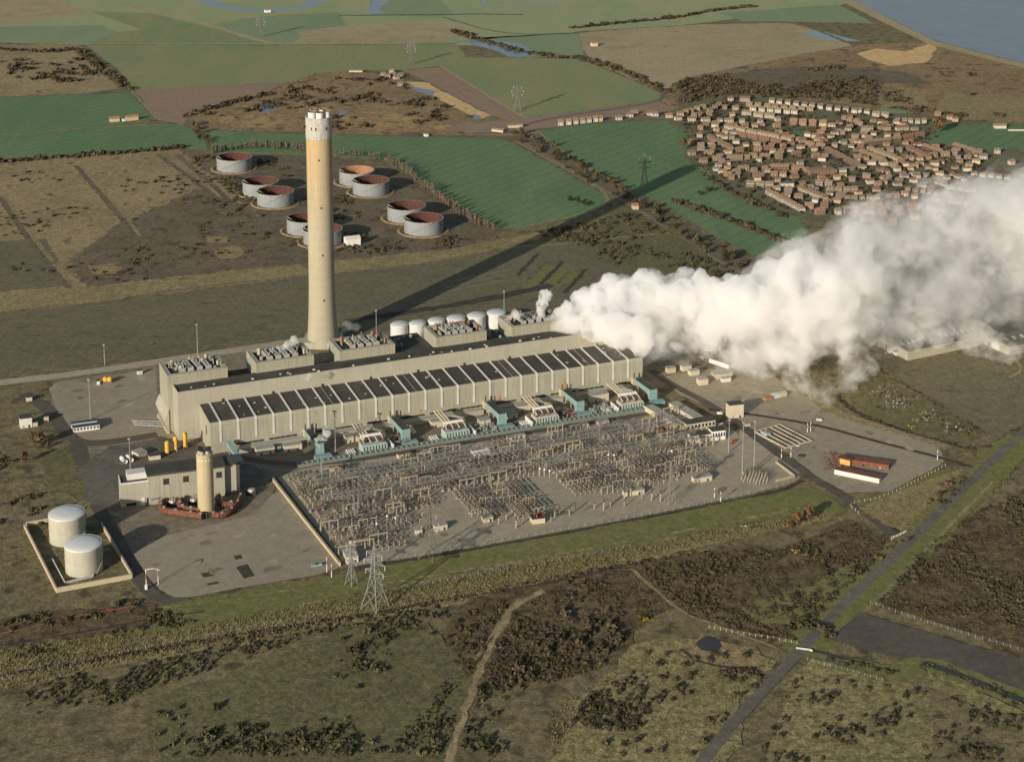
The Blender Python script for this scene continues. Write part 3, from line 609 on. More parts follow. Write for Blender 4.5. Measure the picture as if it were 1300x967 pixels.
# ---- auxiliary boiler house with its short chimney
p0 = P(187, 642); p1 = P(308, 628)
AX = math.atan2(p1.y-p0.y, p1.x-p0.x)*.5+ANG*.5
AX = ANG
ax = thing('auxiliary_boiler_house', 'pale flat roofed boiler house with three dark louvre openings beside the short chimney', 'boiler house', L(-70,-80), ANG-R_(5))
MB().box(0,62,0,21,0,25).build('wall', CL, ax); MB().box(-1,63,-.6,21.6,25.02,26.4).build('roof', ROOF, ax)
MB().box(62,75,5,21,0,24).build('end_bay', CLG, ax); MB().box(63.02,75.6,4.6,21.6,24.02,25).build('end_bay_roof', ROOF, ax)
w = MB().box(-22,0,2,19,0,20).build('annexe', CLG, ax); MB().box(-21.4,-.6,2.6,18.4,20.02,20.4).build('annexe_roof', ROOF, w)
mb = MB(); mb.box(-22.1,0,1.9,2.6,20,21.2); mb.box(-22.1,-21.4,2.6,19.1,20,21.2); mb.build('parapet', WHITEP, w)
MB().box(-16,-.2,8,18,20.4,25.6).build('lift_house', WHITEP, w)
for u in (12,28,55):
    f = MB().box(u,u+4.4,-.35,.02,16.5,21.5).build('louvre', DARK, ax); MB().box(u-.4,u+4.8,-.7,-.02,15.8,16.45).build('sill', CLG, f)
MB().box(-6,-3,1.6,2.02,0,7).build('door', WHITEP, ax); MB().box(-1.6,-.2,1.7,2.02,0,6).build('door', DARK, ax); MB().box(-18,-10,1.7,2.02,1,3.4).build('window', GLASS, ax)
MB().box(1,8,-4,-.02,3,6).build('lean_to_roof', GREYM, ax)
sp = L(-30.5,-112.7); sc_ = thing('short_chimney', 'short concrete chimney with four grey flue tops, in front of auxiliary boiler house', 'chimney', sp)
MB().lathe([(6.6,0),(6.6,52.5),(6.1,52.6),(.01,52.6)], 40, cap=False).build('shaft', CONC, sc_, False)
for a in (-110,-40,30,150,215):
    x, y = 3.9*math.cos(R_(a)), 3.9*math.sin(R_(a))
    f = MB().lathe([(1.75,52),(1.75,56.2),(1.45,56.2)], 16, (x,y), cap=False).build('flue', SILV, sc_)
    MB().lathe([(1.85,55.2),(1.85,56.3),(1.3,56.3),(1.3,54.5)], 16, (x,y), cap=False).build('flue_rim', DARK, f)
for a in (-125,-100,-70,-45): c, s = math.cos(R_(a)), math.sin(R_(a)); MB().bar((c*6.3,s*6.3,48),(c*6.75,s*6.75,48),1.3).build('opening', WHITEP, sc_)
MB().box(-2.2,2.4,-9.2,-5.8,0,5).build('entrance', DARK, sc_)
# rust red flue ducts coiled round its foot
def duct(px, z, r, lab):
    pts = [P(x, y, z) for x, y in px]; c = sum(pts, Vector())/len(pts)
    t = thing('flue_duct', lab, 'duct', (c.x,c.y,0)); q = smooth_line([p-Vector((c.x,c.y,0)) for p in pts], 2)
    MB().tube(q, r, 10).build('pipe', RUST, t, False)
    mb = MB()
    for p in q[::2]: mb.bar((p.x-1,p.y,0),(p.x-1,p.y,z),.5); mb.bar((p.x+1,p.y,0),(p.x+1,p.y,z),.5)
    mb.build('support', DARK, t)
    for a in q[1::4]: MB().box(a.x-r*.4,a.x+r*.4,a.y-r*.4,a.y+r*.4,z+r*.6,z+r*1.15).build('manhole', GREYM, t)
    return t
duct([(205,637),(204,642),(208,648),(225,650),(245,653),(257,655)], 3.6, 2.6, 'long rust red duct curving along the foreground left of the short chimney')
duct([(229,634),(228,641),(232,645),(244,647),(255,649)], 4, 2.6, 'inner rust red duct loop left of the short chimney')
duct([(277,629),(276,636),(283,640),(296,639)], 4.4, 2.4, 'dark red duct loop between short chimney and boiler house wall')
duct([(270,653),(284,654),(296,646),(303,637),(306,628)], 3.6, 2.3, 'rust red duct bending up to the right of the short chimney')
for x, y, lab in ((219,642,'grey fan housing inside the outer duct loop'),(246,640,'grey fan housing inside the inner duct loop'),(319,628,'white and red fan frame at the right end of the ducts')):
    t = thing('fan_housing', lab, 'fan', P(x,y)); MB().box(-4,4,-2.5,2.5,0,3.2).build('base', DARK, t); MB().lathe([(2.6,3.2),(3,4.2),(2.6,5.4),(.3,5.6)], 14, cap=True).build('casing', [WHITEP,ORANGE][0], t)
    mb = MB()
    for k in range(4): mb.bar((-4+k*2.6,-2.5,3.2),(-4+k*2.6,-2.5,6.4),.35); mb.bar((-4+k*2.6,-2.5,6.4),(-4+k*2.6,2.5,6.4),.35)
    mb.build('frame', RUST, t)

# ---- storage tanks
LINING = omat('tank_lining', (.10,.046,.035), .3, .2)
TANKG = omat('tank_grey', (.25,.265,.275), .1, .14, None, .1)
def open_tank(px, py, w_px, lab, inner=None, h=17.0, wallm=None):
    inner = inner or LINING; wallm = wallm or TANKG
    p = P(px, py); D = w_px/ (2287/(math.hypot(p.y, H_))) * 1.0; r = D/2
    t = thing('oil_tank', lab, 'tank', p, 0, 'roofless oil tanks')
    MB().lathe([(r,0),(r,h)], 48, cap=False).build('shell', wallm or SILV, t, True)
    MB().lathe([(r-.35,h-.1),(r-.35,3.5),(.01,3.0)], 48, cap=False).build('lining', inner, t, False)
    MB().lathe([(r-.38,h),(r+.55,h),(r+.55,h-.7),(r,h-.75)], 48, cap=False).build('rim', GREYM, t)
    mb = MB(); mb.bar((-r+1.2,0,h+.5),(-.5,-2,4),1.0); mb.bar((-r+1.2,1.6,h+.5),(-.5,-.4,4),.3); mb.build('roof_ladder', GREYM, t)
    mb = MB()
    n = 18
    for k in range(n): 
        a, b2 = R_(-150+k*5), R_(-150+(k+1)*5); mb.bar(((r+.7)*math.cos(a),(r+.7)*math.sin(a),h*k/n),((r+.7)*math.cos(b2),(r+.7)*math.sin(b2),h*(k+1)/n),.7)
    mb.build('stair', GREYM, t)
    mb = MB().lathe([(r+9,0.02),(r+7,1.3),(r+5.5,1.3),(r+3.5,.25)], 40, cap=False); mb.build('bund', M['bare'], t)
    return t
for a in ((297.5,214,44,'grey roofless tank standing apart at the far left of the tank farm'),(331,245,45,'grey roofless tank half hidden behind its neighbour, left of the chimney'),(350,258,46.5,'grey roofless tank in front of another, left of the chimney'),
          (388,293,47,'pale roofless tank just left of the chimney shaft, upper one of its pair'),(410,307,49,'roofless tank partly hidden behind the chimney shaft'),
          (453,231,44,'roofless tank with sunlit orange lining, upper one right of the chimney'),(471,244,46,'pale roofless tank in front of the one with orange lining'),
          (516,277,48,'roofless tank with red lining, behind the nearest of the right pair'),(538,293,49.5,'roofless tank with dark lining at the right end of the tank farm')):
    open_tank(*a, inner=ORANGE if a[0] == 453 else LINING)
TROOF = omat('tank_roof', (.62,.64,.64), .1, 0, None, .1, .5)
def dome_tank(p, r, h, lab, dome=.9, mat=None, name='storage_tank', extras=True):
    t = thing(name, lab, 'tank', p)
    MB().lathe([(r,0),(r,h)], 48, cap=False).build('shell', mat or WHITEP, t, True)
    prof = [(r*math.cos(R_(a)), h+dome*math.sin(R_(a))) for a in range(0,91,10)]; prof[-1] = (.05, h+dome)
    MB().lathe([(r+.15,h-.3),(r+.15,h)]+prof, 48, cap=False).build('roof', TROOF, t, True)
    if extras:
        mb = MB(); 
        for k in range(40):
            a, b2 = 2*math.pi*k/40, 2*math.pi*(k+1)/40; mb.bar((r*math.cos(a),r*math.sin(a),h+1),(r*math.cos(b2),r*math.sin(b2),h+1),.12); mb.bar((r*math.cos(a),r*math.sin(a),h),(r*math.cos(a),r*math.sin(a),h+1),.1)
        mb.build('handrail', WHITE, t)
        mb = MB()
        for k in range(22): a, b2 = R_(-40+k*3.2), R_(-40+(k+1)*3.2); mb.bar(((r+.5)*math.cos(a),(r+.5)*math.sin(a),h*k/22),((r+.5)*math.cos(b2),(r+.5)*math.sin(b2),h*(k+1)/22),.5)
        mb.build('stair', GREYM, t); mb = MB().lathe([(r+.12,h*.5),(r+.3,h*.5+.1),(r+.12,h*.5+.25)], 48, cap=False); mb.build('wind_girder', mat or WHITEP, t)
    return t
TW = omat('cream_tank', (.43,.41,.335), .12, .12, None, .1)
dome_tank(P(86,684), 13.9, 21.5, 'cream tank with pale domed roof, rear one inside the walled enclosure', 2.2, TW)
dome_tank(P(107,722), 13.9, 20.5, 'cream tank with pale domed roof, front one inside the walled enclosure', 2.2, TW)
for x, y, r, lab in ((506.7,412,9,'white tank half sunk behind the station, leftmost of the row'),(529.7,410.5,8.7,'white tank second from the left behind the station roofs'),(553.7,407,8.7,'white tank third in the row behind the station'),(578.6,404,9.6,'broad white tank fourth in the row behind the station'),(604.5,400.5,9.6,'white tank fifth in the row behind the station'),(630,397,10,'white tank at the right end of the row behind the station')):
    q = P(x, y, 15); dome_tank(Vector((q.x, q.y, 0)), r, 15, lab, 2.2, None, 'storage_tank', True)
# walled enclosure (bund) round the two cream tanks
def wall_run(px, h, t, lab, mat, name='bund_wall', cop=None, closed=False):
    pts = [P(x,y) for x, y in px]; o = thing(name, lab, 'wall', pts[0]); mb = MB(); c2 = MB()
    if closed: pts = pts+[pts[0]]
    for a, b in zip(pts, pts[1:]):
        a, b = a-pts[0 if not closed else 0], b-pts[0]; d = (b-a).normalized(); n = Vector((-d.y,d.x,0))*t/2
        mb.add([a-n,b-n,b+n,a+n]+[p+Vector((0,0,h)) for p in (a-n,b-n,b+n,a+n)], [(0,1,5,4),(1,2,6,5),(2,3,7,6),(3,0,4,7),(4,5,6,7)])
        n2 = n*1.35; c2.add([p+Vector((0,0,h+.02)) for p in (a-n2,b-n2,b+n2,a+n2)]+[p+Vector((0,0,h+.3)) for p in (a-n2,b-n2,b+n2,a+n2)], [(0,1,5,4),(1,2,6,5),(2,3,7,6),(3,0,4,7),(4,5,6,7),(3,2,1,0)])
    mb.build('wall', mat, o); c2.build('coping', cop or mat, o); return o
wall_run([(31,670),(72,752),(168,734),(129,668)], 3.6, .9, 'tan concrete wall round the enclosure of the two cream tanks', TAN, 'bund_wall', BRICK)
wall_run([(33,668),(68,662)], 3.6, .9, 'back stretch of tan wall left of the rear cream tank', TAN, 'bund_wall', BRICK)
wall_run([(346,610),(388,664),(432,719)], 3.0, 1.2, 'long pale wall running between the open yard and the switchyard', TAN, 'yard_wall', BRICK)
wall_run([(985,588),(1009,606),(985,612)], 2.2, .8, 'low pale wall at the right corner of the switchyard', BRICK, 'yard_wall')
t = thing('pipe_run', 'white pipes bent round the front cream tank', 'pipe', P(82,742))
mb = MB()
q = [P(x,y)-P(82,742) for x, y in ((66,712),(82,742),(118,733),(119,728))]
for dz in (.6,1.4): mb.tube([p+Vector((0,dz,dz)) for p in q], .35, 6)
mb.build('pipe', WHITEP, t)
# ================================================================== SMALL BUILDINGS OF THE STATION
def hut(pl, pr, depth, h, lab, wall=None, roof=None, name='hut', cat='hut', rh=None, doors=0, windows=0, group=None, over=.35, rise=None):
    a, b = P(*pl), P(*pr); d = b-a; w = d.length; rz = math.atan2(d.y, d.x)
    t = thing(name, lab, cat, a, rz, group)
    MB().box(0,w,0,depth,0,h).build('wall', wall or TAN, t)
    if rh: MB().gable(0,w,0,depth,h+.02,rh,0,over).build('roof', roof or ROOF, t)
    else: MB().box(-over,w+over,-over,depth+over,h+.02,h+.45).build('roof', roof or ROOF, t)
    for k in range(doors):
        u = w*(k+.5)/doors; MB().box(u-.8,u+.8,-.12,.0,0,min(2.6,h*.8)).build('door', DARK if k % 2 else GREYM, t)
    if windows:
        for k in range(windows): u = w*(k+.5)/windows; MB().box(u-w/windows*.28,u+w/windows*.28,-.1,.0,h*.42,h*.8).build('window', GLASS, t)
    return t
PALE = omat('pale_render', (.55,.49,.37), .12, .15)
hut((26,544),(41,542),9,9,'small white cube of a building in the dark patch at far left', WHITEP, ROOF, 'pump_house', 'building', None, 2)
hut((42,542),(48,541),5,4,'low annexe right of the white cube building', PALE, ROOF)
hut((56,536),(62,535),4,5,'tiny tan kiosk right of the white cube building', PALE, ROOF)
hut((34,510),(41,509),5,4,'lone tan kiosk beside the concrete road at far left', PALE, ROOF)
hut((93,549.5),(126.5,545),14,4.6,'low wide shed with two striped dark glass roofs on the left yard', WHITEP, GLASS, 'glazed_shed', 'shed', None, 0, 8)
t = thing('roof_walkway', 'white walkway bar across the striped glass roof shed', 'walkway', P(93,549.5), math.atan2((P(126.5,545)-P(93,549.5)).y,(P(126.5,545)-P(93,549.5)).x)); MB().box(0,22,6.2,7.8,5.06,5.5).build('deck', WHITEP, t)
hut((190,585),(204,583),6,4,'cream hut with dark roof left of the yellow tanks', PALE, ROOF)
hut((176,582),(187,578),10,4,'grey roofed hut between the white cylinders and the cream hut', PALE, GREYM)
for i, x in enumerate((212.5,223,235.5)):
    t = thing('yellow_tank', ('left','middle','right')[i]+' of three upright yellow tanks by the turbine hall end', 'tank', P(x,577-i*4)); r = 2.0
    mb = MB().lathe([(r,2.2),(r,11.5+i*1.3),(r*.6,12.5+i*1.3)], 16); mb.build('shell', YEL, t, False)
    mb = MB()
    for a in range(4): c, s = math.cos(a*1.57+.7), math.sin(a*1.57+.7); mb.bar((c*r*.85,s*r*.85,0),(c*r*.85,s*r*.85,2.6),.35)
    mb.build('leg', GREYM, t); MB().lathe([(r+.05,6.8),(r+.2,6.9),(r+.05,7.1)], 16, cap=False).build('band', GREYM, t)
for i, (x,y) in enumerate(((157,587),(164.5,585))):
    t = thing('gas_cylinder', ('left','right')[i]+' of two white horizontal cylinders in the small compound', 'tank', P(x,y), ANG+1.75); r = 1.9
    MB().tube([(-5,0,2.6),(-4.2,0,2.6),(4.2,0,2.6),(5,0,2.6)], r, 14).build('shell', WHITEP, t, True); mb = MB(); mb.box(-3.4,-2.8,-1.3,1.3,0,1.4); mb.box(2.8,3.4,-1.3,1.3,0,1.4); mb.build('saddle', GREYM, t)
for i, (x, lab) in enumerate(((134,'orange ball tank, left of the pair on the far yard'),(139.5,'orange ball tank, right of the pair on the far yard'))):
    t = thing('ball_tank', lab, 'tank', P(x,486)); r = 2.6
    MB().lathe([(r*math.sin(R_(a))+.02, 3.6-r*math.cos(R_(a))) for a in range(0,181,15)], 16, cap=False).build('shell', YEL, t, True)
    mb = MB()
    for a in range(4): c, s = math.cos(a*1.57+.7), math.sin(a*1.57+.7); mb.bar((c*2,s*2,0),(c*2,s*2,3),.3)
    mb.build('leg', GREYM, t)
hut((123,489),(127,488.6),4,4,'white kiosk left of the orange ball tanks', WHITEP)
hut((175,476),(181,475),3,4,'small white kiosk by the pipes at the station corner', WHITEP)
hut((440,313),(458,311),12,8,'white gabled shed below the oil tanks, right of the chimney', WHITE, WHITEP, 'shed', 'shed', 3, 1)
# huts along the foot of the turbine hall (local grid)
def lhut(u, v, w, d, h, lab, wall=None, roof=None, name='hut', cat='hut', rh=None, doors=2, group=None):
    t = thing(name, lab, cat, L(u,v), ANG, group)
    MB().box(0,w,0,d,0,h).build('wall', wall or PALE, t)
    if rh: MB().gable(0,w,0,d,h+.02,rh).build('roof', roof or ROOF, t)
    else: MB().box(-.3,w+.3,-.3,d+.3,h+.02,h+.4).build('roof', roof or GREYM, t)
    for k in range(doors): q = w*(k+.5)/doors; MB().box(q-.7,q+.7,-.12,0,0,2.4).build('door', DARK, t)
    return t
for u, v, w, d, h, lab in ((36,-18,16,7,5.5,'tan hut at the hall foot right of the short chimney'),(60,-20,16,7,5.5,'second tan hut along the hall foot, before the first teal bridge'),
    (115,-22,18,7,6,'tan hut between first teal bridge and first transformer'),(197,-19,15,7,5.5,'tan hut left of the second transformer'),(262,-26,16,12,5,'wide low grey roofed hut right of the third teal bridge'),
    (282,-16,18,7,6,'tan hut behind the third transformer'),(355,-20,18,8,7,'tall tan hut left of the last transformer'),(238,-34,10,8,6,'tan hut tucked under the third teal bridge')):
    lhut(u,v,w,d,h,lab)
lhut(53.5,-16,5,5,5,'small teal kiosk between two tan huts', TEAL, ROOF)
# teal cable bridges sloping out of the hall wall
for i, (u, lab) in enumerate(((86,'first teal cable bridge from the left, slanting out of the hall'),(165,'second teal cable bridge along the hall'),(257,'third teal cable bridge, with rust stain above it'),(334,'fourth teal cable bridge along the hall'),(409,'last teal cable bridge at the right end of the hall'))):
    t = thing('cable_bridge', lab, 'cable bridge', L(u,-9), ANG, 'teal cable bridges along the turbine hall'); W = 7.5; ln = 32
    mb = MB().add([(-W/2,0,8.5),(W/2,0,8.5),(W/2,-ln,7),(-W/2,-ln,7),(-W/2,0,12.5),(W/2,0,12.5),(W/2,-ln,13),(-W/2,-ln,13)], [(0,1,5,4),(1,2,6,5),(2,3,7,6),(3,0,4,7),(0,3,2,1)])
    mb.box(-W/2-.05,W/2+.05,-ln-.2,-ln+4.5,0,7.0); mb.build('casing', TEAL, t)
    MB().add([(-W/2+.4,1,12.56),(W/2-.4,1,12.56),(W/2-.4,-ln+.3,13.06),(-W/2+.4,-ln+.3,13.06)], [(0,1,2,3)]).build('roof', ROOF, t)
    MB().box(-W/2-2,W/2+5,-ln-7,-ln-.3,0,3.2).build('pit', TEAL, t)
    for v in (-6,-18):
        for q in (-W/2+.5, W/2-.5): MB().bar((q,v,0),(q,v,9),.5).build('leg', TAN, t)
    MB().box(-3.5,3.5,4,8.9,0,11).build('head_house', TAN, t)
    mb = MB(); mb.tube([(-W/2+1,3,12),(-W/2+1,3,17)],.5,6); mb.tube([(W/2-.5,5,11),(W/2-.5,5,15.5)],.4,6); mb.build('vent_pipe', DARK, t)
t = thing('cable_bridge', 'short teal conveyor slanting down behind the auxiliary boiler house', 'cable bridge', L(14,-14), ANG)
MB().add([(-2,8,10),(2,8,10),(6,-22,2.5),(2,-22,2.5),(-2,8,13),(2,8,13),(6,-22,6),(2,-22,6)], [(0,1,5,4),(1,2,6,5),(2,3,7,6),(3,0,4,7),(4,5,6,7)]).build('casing', TEAL, t); MB().bar((-1,0,0),(-1,0,9),.6).build('leg', GREYM, t)
# generator transformers
tl = ['pale teal transformer with white pipework on top, first from the left','second transformer from the left, pale teal with white top frame','third transformer, cream and rust with white pipe frame','last transformer at the right end with white pipe frame']
for i, u in enumerate((133,210,297,383)):
    t = thing('transformer', tl[i], 'transformer', L(u,-44), ANG, 'generator transformers'); r = random.Random(i)
    MB().box(-11,11,-5,6,0,7.5).build('tank', TEALP if i < 2 else omat('pale_plant', (.5,.47,.38), .2, .25, (.3,.16,.08)), t)
    mb = MB()
    for k in range(9): mb.box(-11.2+k*2.7,-10.2+k*2.7,-6.6,-5.02,.8,6.4)
    mb.build('radiator', TEALP, t)
    mb = MB()
    for k in range(3):
        for q in (0,3): mb.lathe([(.5,7.5),(.62,8.4),(.4,8.6),(.6,9.6),(.35,9.8),(.5,11.4)], 8, (-6+k*6,q))
    mb.build('bushing', PORC, t)
    mb = MB(); mb.box(-9,9,4.5,6.5,11,13); 
    for u2 in (-9,-3,3,9): mb.bar((u2,5.5,7),(u2,5.5,11),.6); mb.bar((u2,5.5,12),(u2,-3,9),.5)
    mb.build('busbar_hood', WHITE, t)
    for k in range(14): x, y = r.uniform(-10.5,10), r.uniform(-4,4); MB().box(x,x+r.uniform(.5,2),y,y+r.uniform(.5,1.8),7.5,7.5+r.uniform(.6,3)).build('fitting', RUST, t)

    mb = MB()
    for k in range(3): mb.tube([(-8+k*3,6,11.5),(-9+k*3,30,14)], .9, 8)
    mb.build('busbar_duct', TAN, t)
    mb = MB(); mb.box(-14,14,-8,9,0,.9); mb.build('plinth', BRICK, t)
    t = thing('blast_wall', ('cream blast wall right of the first transformer','white slanted blast wall right of the second transformer','white blast wall left of the third transformer','white slanted blast wall left of the last transformer')[i], 'wall', L(u+(16 if i < 2 else -16),-46), ANG)
    MB().box(-.5,.5,-6,9,0,6).build('slab', WHITEP, t); MB().box(-.8,.8,-6.3,-5.6,0,6.2).build('pier', WHITEP, t)
    t = thing('switch_rack', ('red rack right of the first transformer','crowded red and white rack right of the second transformer','red framed rack right of the third transformer','crowded rack left of the last transformer')[i], 'rack', L(u+(28 if i < 3 else -30),-40), ANG)
    mb, m2, m3 = MB(), MB(), MB()
    for k in range(40): x, y = r.uniform(-11,11), r.uniform(-8,8); h = r.uniform(2,6); mb.bar((x,y,0),(x,y,h),.45); mb.bar((x,y,h),(x+r.uniform(-4,4),y,h),.4)
    for k in range(16): x, y = r.uniform(-11,10), r.uniform(-8,7); MB().box(x,x+r.uniform(1,3),y,y+r.uniform(1,2),0,r.uniform(1.5,4.5)).build('cabinet', [RUST,GREYM,RUST,TEALP][i], t)
    for k in range(10): x, y = r.uniform(-11,10), r.uniform(-8,7); MB().box(x,x+r.uniform(1,4),y,y+.5,0,r.uniform(1.5,3.5)).build('panel', [REDP,WHITEP,REDP,WHITEP][i], t)
    mb.build('frame', STEEL, t)
    t = thing('radiator_bank', ('white radiator bank left of the first transformer','white radiator bank left of the second transformer','radiator bank of slanted pipes right of the third transformer','radiator bank of pale pipes left of the last transformer')[i], 'radiator', L(u-(20 if i < 3 else 24),-44), ANG)
    mb = MB()
    for k in range(4): mb.tube([(-3+k*2,-8,1.4),(-3+k*2,4,2.2)], .75, 8)
    mb.build('pipe', WHITEP, t); MB().box(-4.5,4.5,-9,5,0,.7).build('base', BRICK, t)
# teal pipe trench along the foot of the yard
t = thing('cable_trench', 'long teal framed cable trench running along the front of the transformers', 'cable trench', L(62,-56), ANG)
mb = MB()
mb.box(0,342,0,1,0,2.8); mb.box(0,342,5.2,6.2,0,2.8)
for k in range(72): mb.box(k*4.75,k*4.75+.5,1,5.2,2.2,2.78)
mb.build('trestle', omat('trench_paint', (.20,.235,.21), .3, .25, (.17,.16,.13), .4), t); mb = MB()
for k in range(5): mb.tube([(0,1.5+k*.8,1.6),(342,1.5+k*.8,1.6)], .28, 5)
mb.build('cable', GREYM, t); 
# tan huts in the switchyard
for pl, pr, d, h, lab in (((420,600),(443,596),4,3.4,'long tan hut with orange end in the upper left of the switchyard'),((506,583),(521,580),4,4,'tan hut below the second teal bridge'),((540,578),(551,576),4,3.6,'tan hut right of the one below the second bridge'),((645,560),(667,556),4,3.2,'long tan hut in the middle of the switchyard edge'),
    ((725,547),(747,543),4,3.6,'tan barrack hut right of the middle of the switchyard edge'),((760,542),(773,539),4,4,'tan hut with three posts, right of the barrack hut'),((528,680),(536,679),5,4.2,'cream hut in the yard, behind the second pylon'),((553,675),(568,672),5,4.2,'cream hut right of the second pylon'),
    ((614,664),(626,662),7,4,'grey cream hut below the left feeder rows'),((793,631),(818,627),5,4,'long cream hut alone on the open yard'),((882,614),(904,610),6,4.4,'long cream hut near the right corner of the switchyard')):
    hut(pl, pr, d, h, lab, PALE if pl[0] > 500 else TAN, GREYM if pl[0] > 520 else RUST, 'hut', 'hut', None, 2)
hut((676,666),(692,664),8,4.5,'cream hut with red and white gear on its roof near the perimeter road', PALE, ROOF)
hut((441,692),(453,690),5,3.5,'small cream hut behind the block house by the pylon', PALE, GREYM)
hut((440,716),(455,714),14,5.5,'cream block house with grey roof at the corner by the large pylon', PALE, GREYM, 'block_house', 'building', None, 2)
t = hut((604,584),(624,580),12,3.2,'white awning like shelter among the switchgear', WHITEP, WHITE, 'shelter', 'shelter', 2.6)
hut((625,585),(632,582),5,4.5,'small red fronted cabin beside the white shelter', RUST, TAN)
# east side
hut((926,532),(944,530),9,13,'tall pale cube of a pump tower right of the switchyard', PALE, ROOF, 'pump_tower', 'building', None, 2)
hut((872,549),(908,543),10,7.5,'pale long office block at the right edge of the switchgear', PALE, ROOF, 'office_block', 'building', None, 0, 8)
hut((878,563),(905,559),9,6.5,'white low wing in front of the office block', WHITEP, ROOF, 'office_wing', 'building', None, 0, 6)
hut((904,560),(921,558),10,9,'white cube wing with five windows at the office block end', WHITE, ROOF, 'office_wing', 'building', None, 0, 5)
def along(pl, pr, w, h, lab, wall, roof, name, cat, rh=None):     # building whose long side runs between two ground points
    return hut(pl, pr, w, h, lab, wall, roof, name, cat, rh, 0)
hut((856,544),(866,541.5),46,5,'left one of two long narrow huts pointing away right of the switchyard', PALE, GREYM, 'long_hut', 'hut', None, 1)
hut((882,538),(893,535.5),42,5,'right one of two long narrow huts pointing away right of the switchyard', PALE, GREYM, 'long_hut', 'hut', None, 1)
hut((836,533),(844,531.5),30,4,'short pale hut left of the two long narrow huts', PALE, ROOF)
for a in (((848,474.5),(858,473),6,5,'tan hut nearest the dark corner behind the turbine hall'),((867,472),(878,470),6,5,'white hut second in the cluster beyond the hall'),((877,478),(888,476),6,5,'tan hut in front of the white hut beyond the hall'),((888,490),(899,488.5),7,6,'cream cube hut at the road junction beyond the hall')):
    hut(*a, PALE if a[0][0] > 860 else TAN, GREYM)
hut((907,482),(930,480),10,5,'low tan building with ragged roof beyond the junction', TAN, GREYM, 'workshop', 'building')
hut((917,486),(928,484.5),4,4,'small white annexe in front of the low tan building', WHITEP, GREYM)
hut((900,460),(925,468.5),9,4.5,'long low black roofed shed with white edge beside the steam', WHITE, ROOF, 'shed', 'shed')
for x, y, c, lab in ((972,510,ORANGE,'orange container in the row of three'),(981,507,WHITEP,'white container in the row of three'),(990,505,PALE,'cream container in the row of three')):
    hut((x,y),(x+9,y-2),4,3.6,lab,c,c,'container','container')
# settling basins
A, B, C = P(958,549), P(997,569.5), P(996,543); dx = B-A; ww = dx.length; rz = math.atan2(dx.y,dx.x); dd = abs((C-A).dot(Vector((-dx.y,dx.x,0)).normalized()))
t = thing('settling_basin', 'rectangular settling basin divided into dark channels by pale walls', 'basin', A, rz)
mb = MB()
for k in range(6): mb.box(0,ww,k*dd/5-.45,k*dd/5+.45,0,1.6)
for x in (-.8,ww): mb.box(x,x+.8,-.45,dd+.45,0,1.55)
mb.build('basin_wall', TAN, t); MB().add([(0,0,.8),(ww,0,.8),(ww,dd,.8),(0,dd,.8)], [(0,1,2,3)]).build('basin_water', M['dark_water'], t)
MB().box(6,14,2,7,1.1,3).build('pump', TEALP, t)
# half demolished stores
t = hut((1059,602),(1116,614),7,4.5,'long white fronted store with rusty red roof on the east yard', WHITEP, RUST, 'store', 'store', None, 0)
t = hut((1064,588),(1128,597),9,4.5,'ruined rusty store behind the white fronted one', RUST, RUST, 'store', 'store', None, 3)
hut((1066,590),(1079,593),6,6,'yellow tan shell left standing in the ruined store', omat('ochre', (.6,.38,.13), .2,.2), RUST, 'store_shell', 'store')
for i in range(9):
    r = random.Random(i); x, y = r.uniform(1050,1072), r.uniform(575,592); t = thing('scrap_pile', 'low heap of rusty scrap left of the ruined store', 'scrap', P(x,y), r.uniform(0,3), 'scrap heaps left of the ruined store')
    mb = MB()
    for k in range(14): p = Vector((r.gauss(0,2),r.gauss(0,2),0)); mb.bar(p+Vector((0,0,r.uniform(0,.8))), p+Vector((r.uniform(-3,3),r.uniform(-3,3),r.uniform(.3,1.6))), .5)
    mb.build('beam', RUST, t)
# big warehouses on the right
def warehouse(a, b, depth, h, rh, lab, bays):
    A, B = P(*a), P(*b); d = B-A; w = d.length; rz = math.atan2(d.y,d.x); t = thing('warehouse', lab, 'warehouse', A, rz)
    mb = MB().box(0,w,0,depth,0,h)
    mb.add([(0,0,h),(0,depth,h),(0,depth/2,h+rh)], [(0,2,1)]); mb.add([(w,0,h),(w,depth,h),(w,depth/2,h+rh)], [(0,1,2)]); mb.build('wall', CLG, t)
    MB().gable(0,w,0,depth,h+.03,rh,0,.5).build('roof', omat('sheet_roof', (.14,.135,.12), .25, .1, (.2,.18,.14)), t)
    mb = MB()
    for k in range(bays): u = w*(k+.5)/bays; mb.box(u-1.2,u+1.2,depth*.22,depth*.34,h+rh*.45,h+rh*.45+2.2)
    mb.build('roof_vent', GREYM, t); MB().box(-.15,.0,depth*.35,depth*.6,0,7).build('door', WHITEP, t); MB().box(-.15,0,depth*.68,depth*.74,0,6).build('door', REDP, t); return t
warehouse((1152,458),(1248,437.5),46,10,5,'long pale warehouse with dark vented roof on the right, partly under steam', 14)
warehouse((1281,452),(1420,424),42,10,5,'second pale warehouse cut by the right edge of the picture', 14)
t = thing('lorry', 'white articulated lorry parked at the warehouse end', 'lorry', P(1132,449), R_(118)); 
MB().box(-1.5,1.5,-8,5,1.2,4.6).build('trailer', WHITE, t); MB().box(-1.3,1.3,5.4,8,.8,3.8).build('cab', ORANGE, t)
for x in (-1.3,1.3):
    for y in (-6.5,-5,6.4): MB().tube([(x-.2,y,.6),(x+.2,y,.6)], .6, 10).build('wheel', DARK, t)
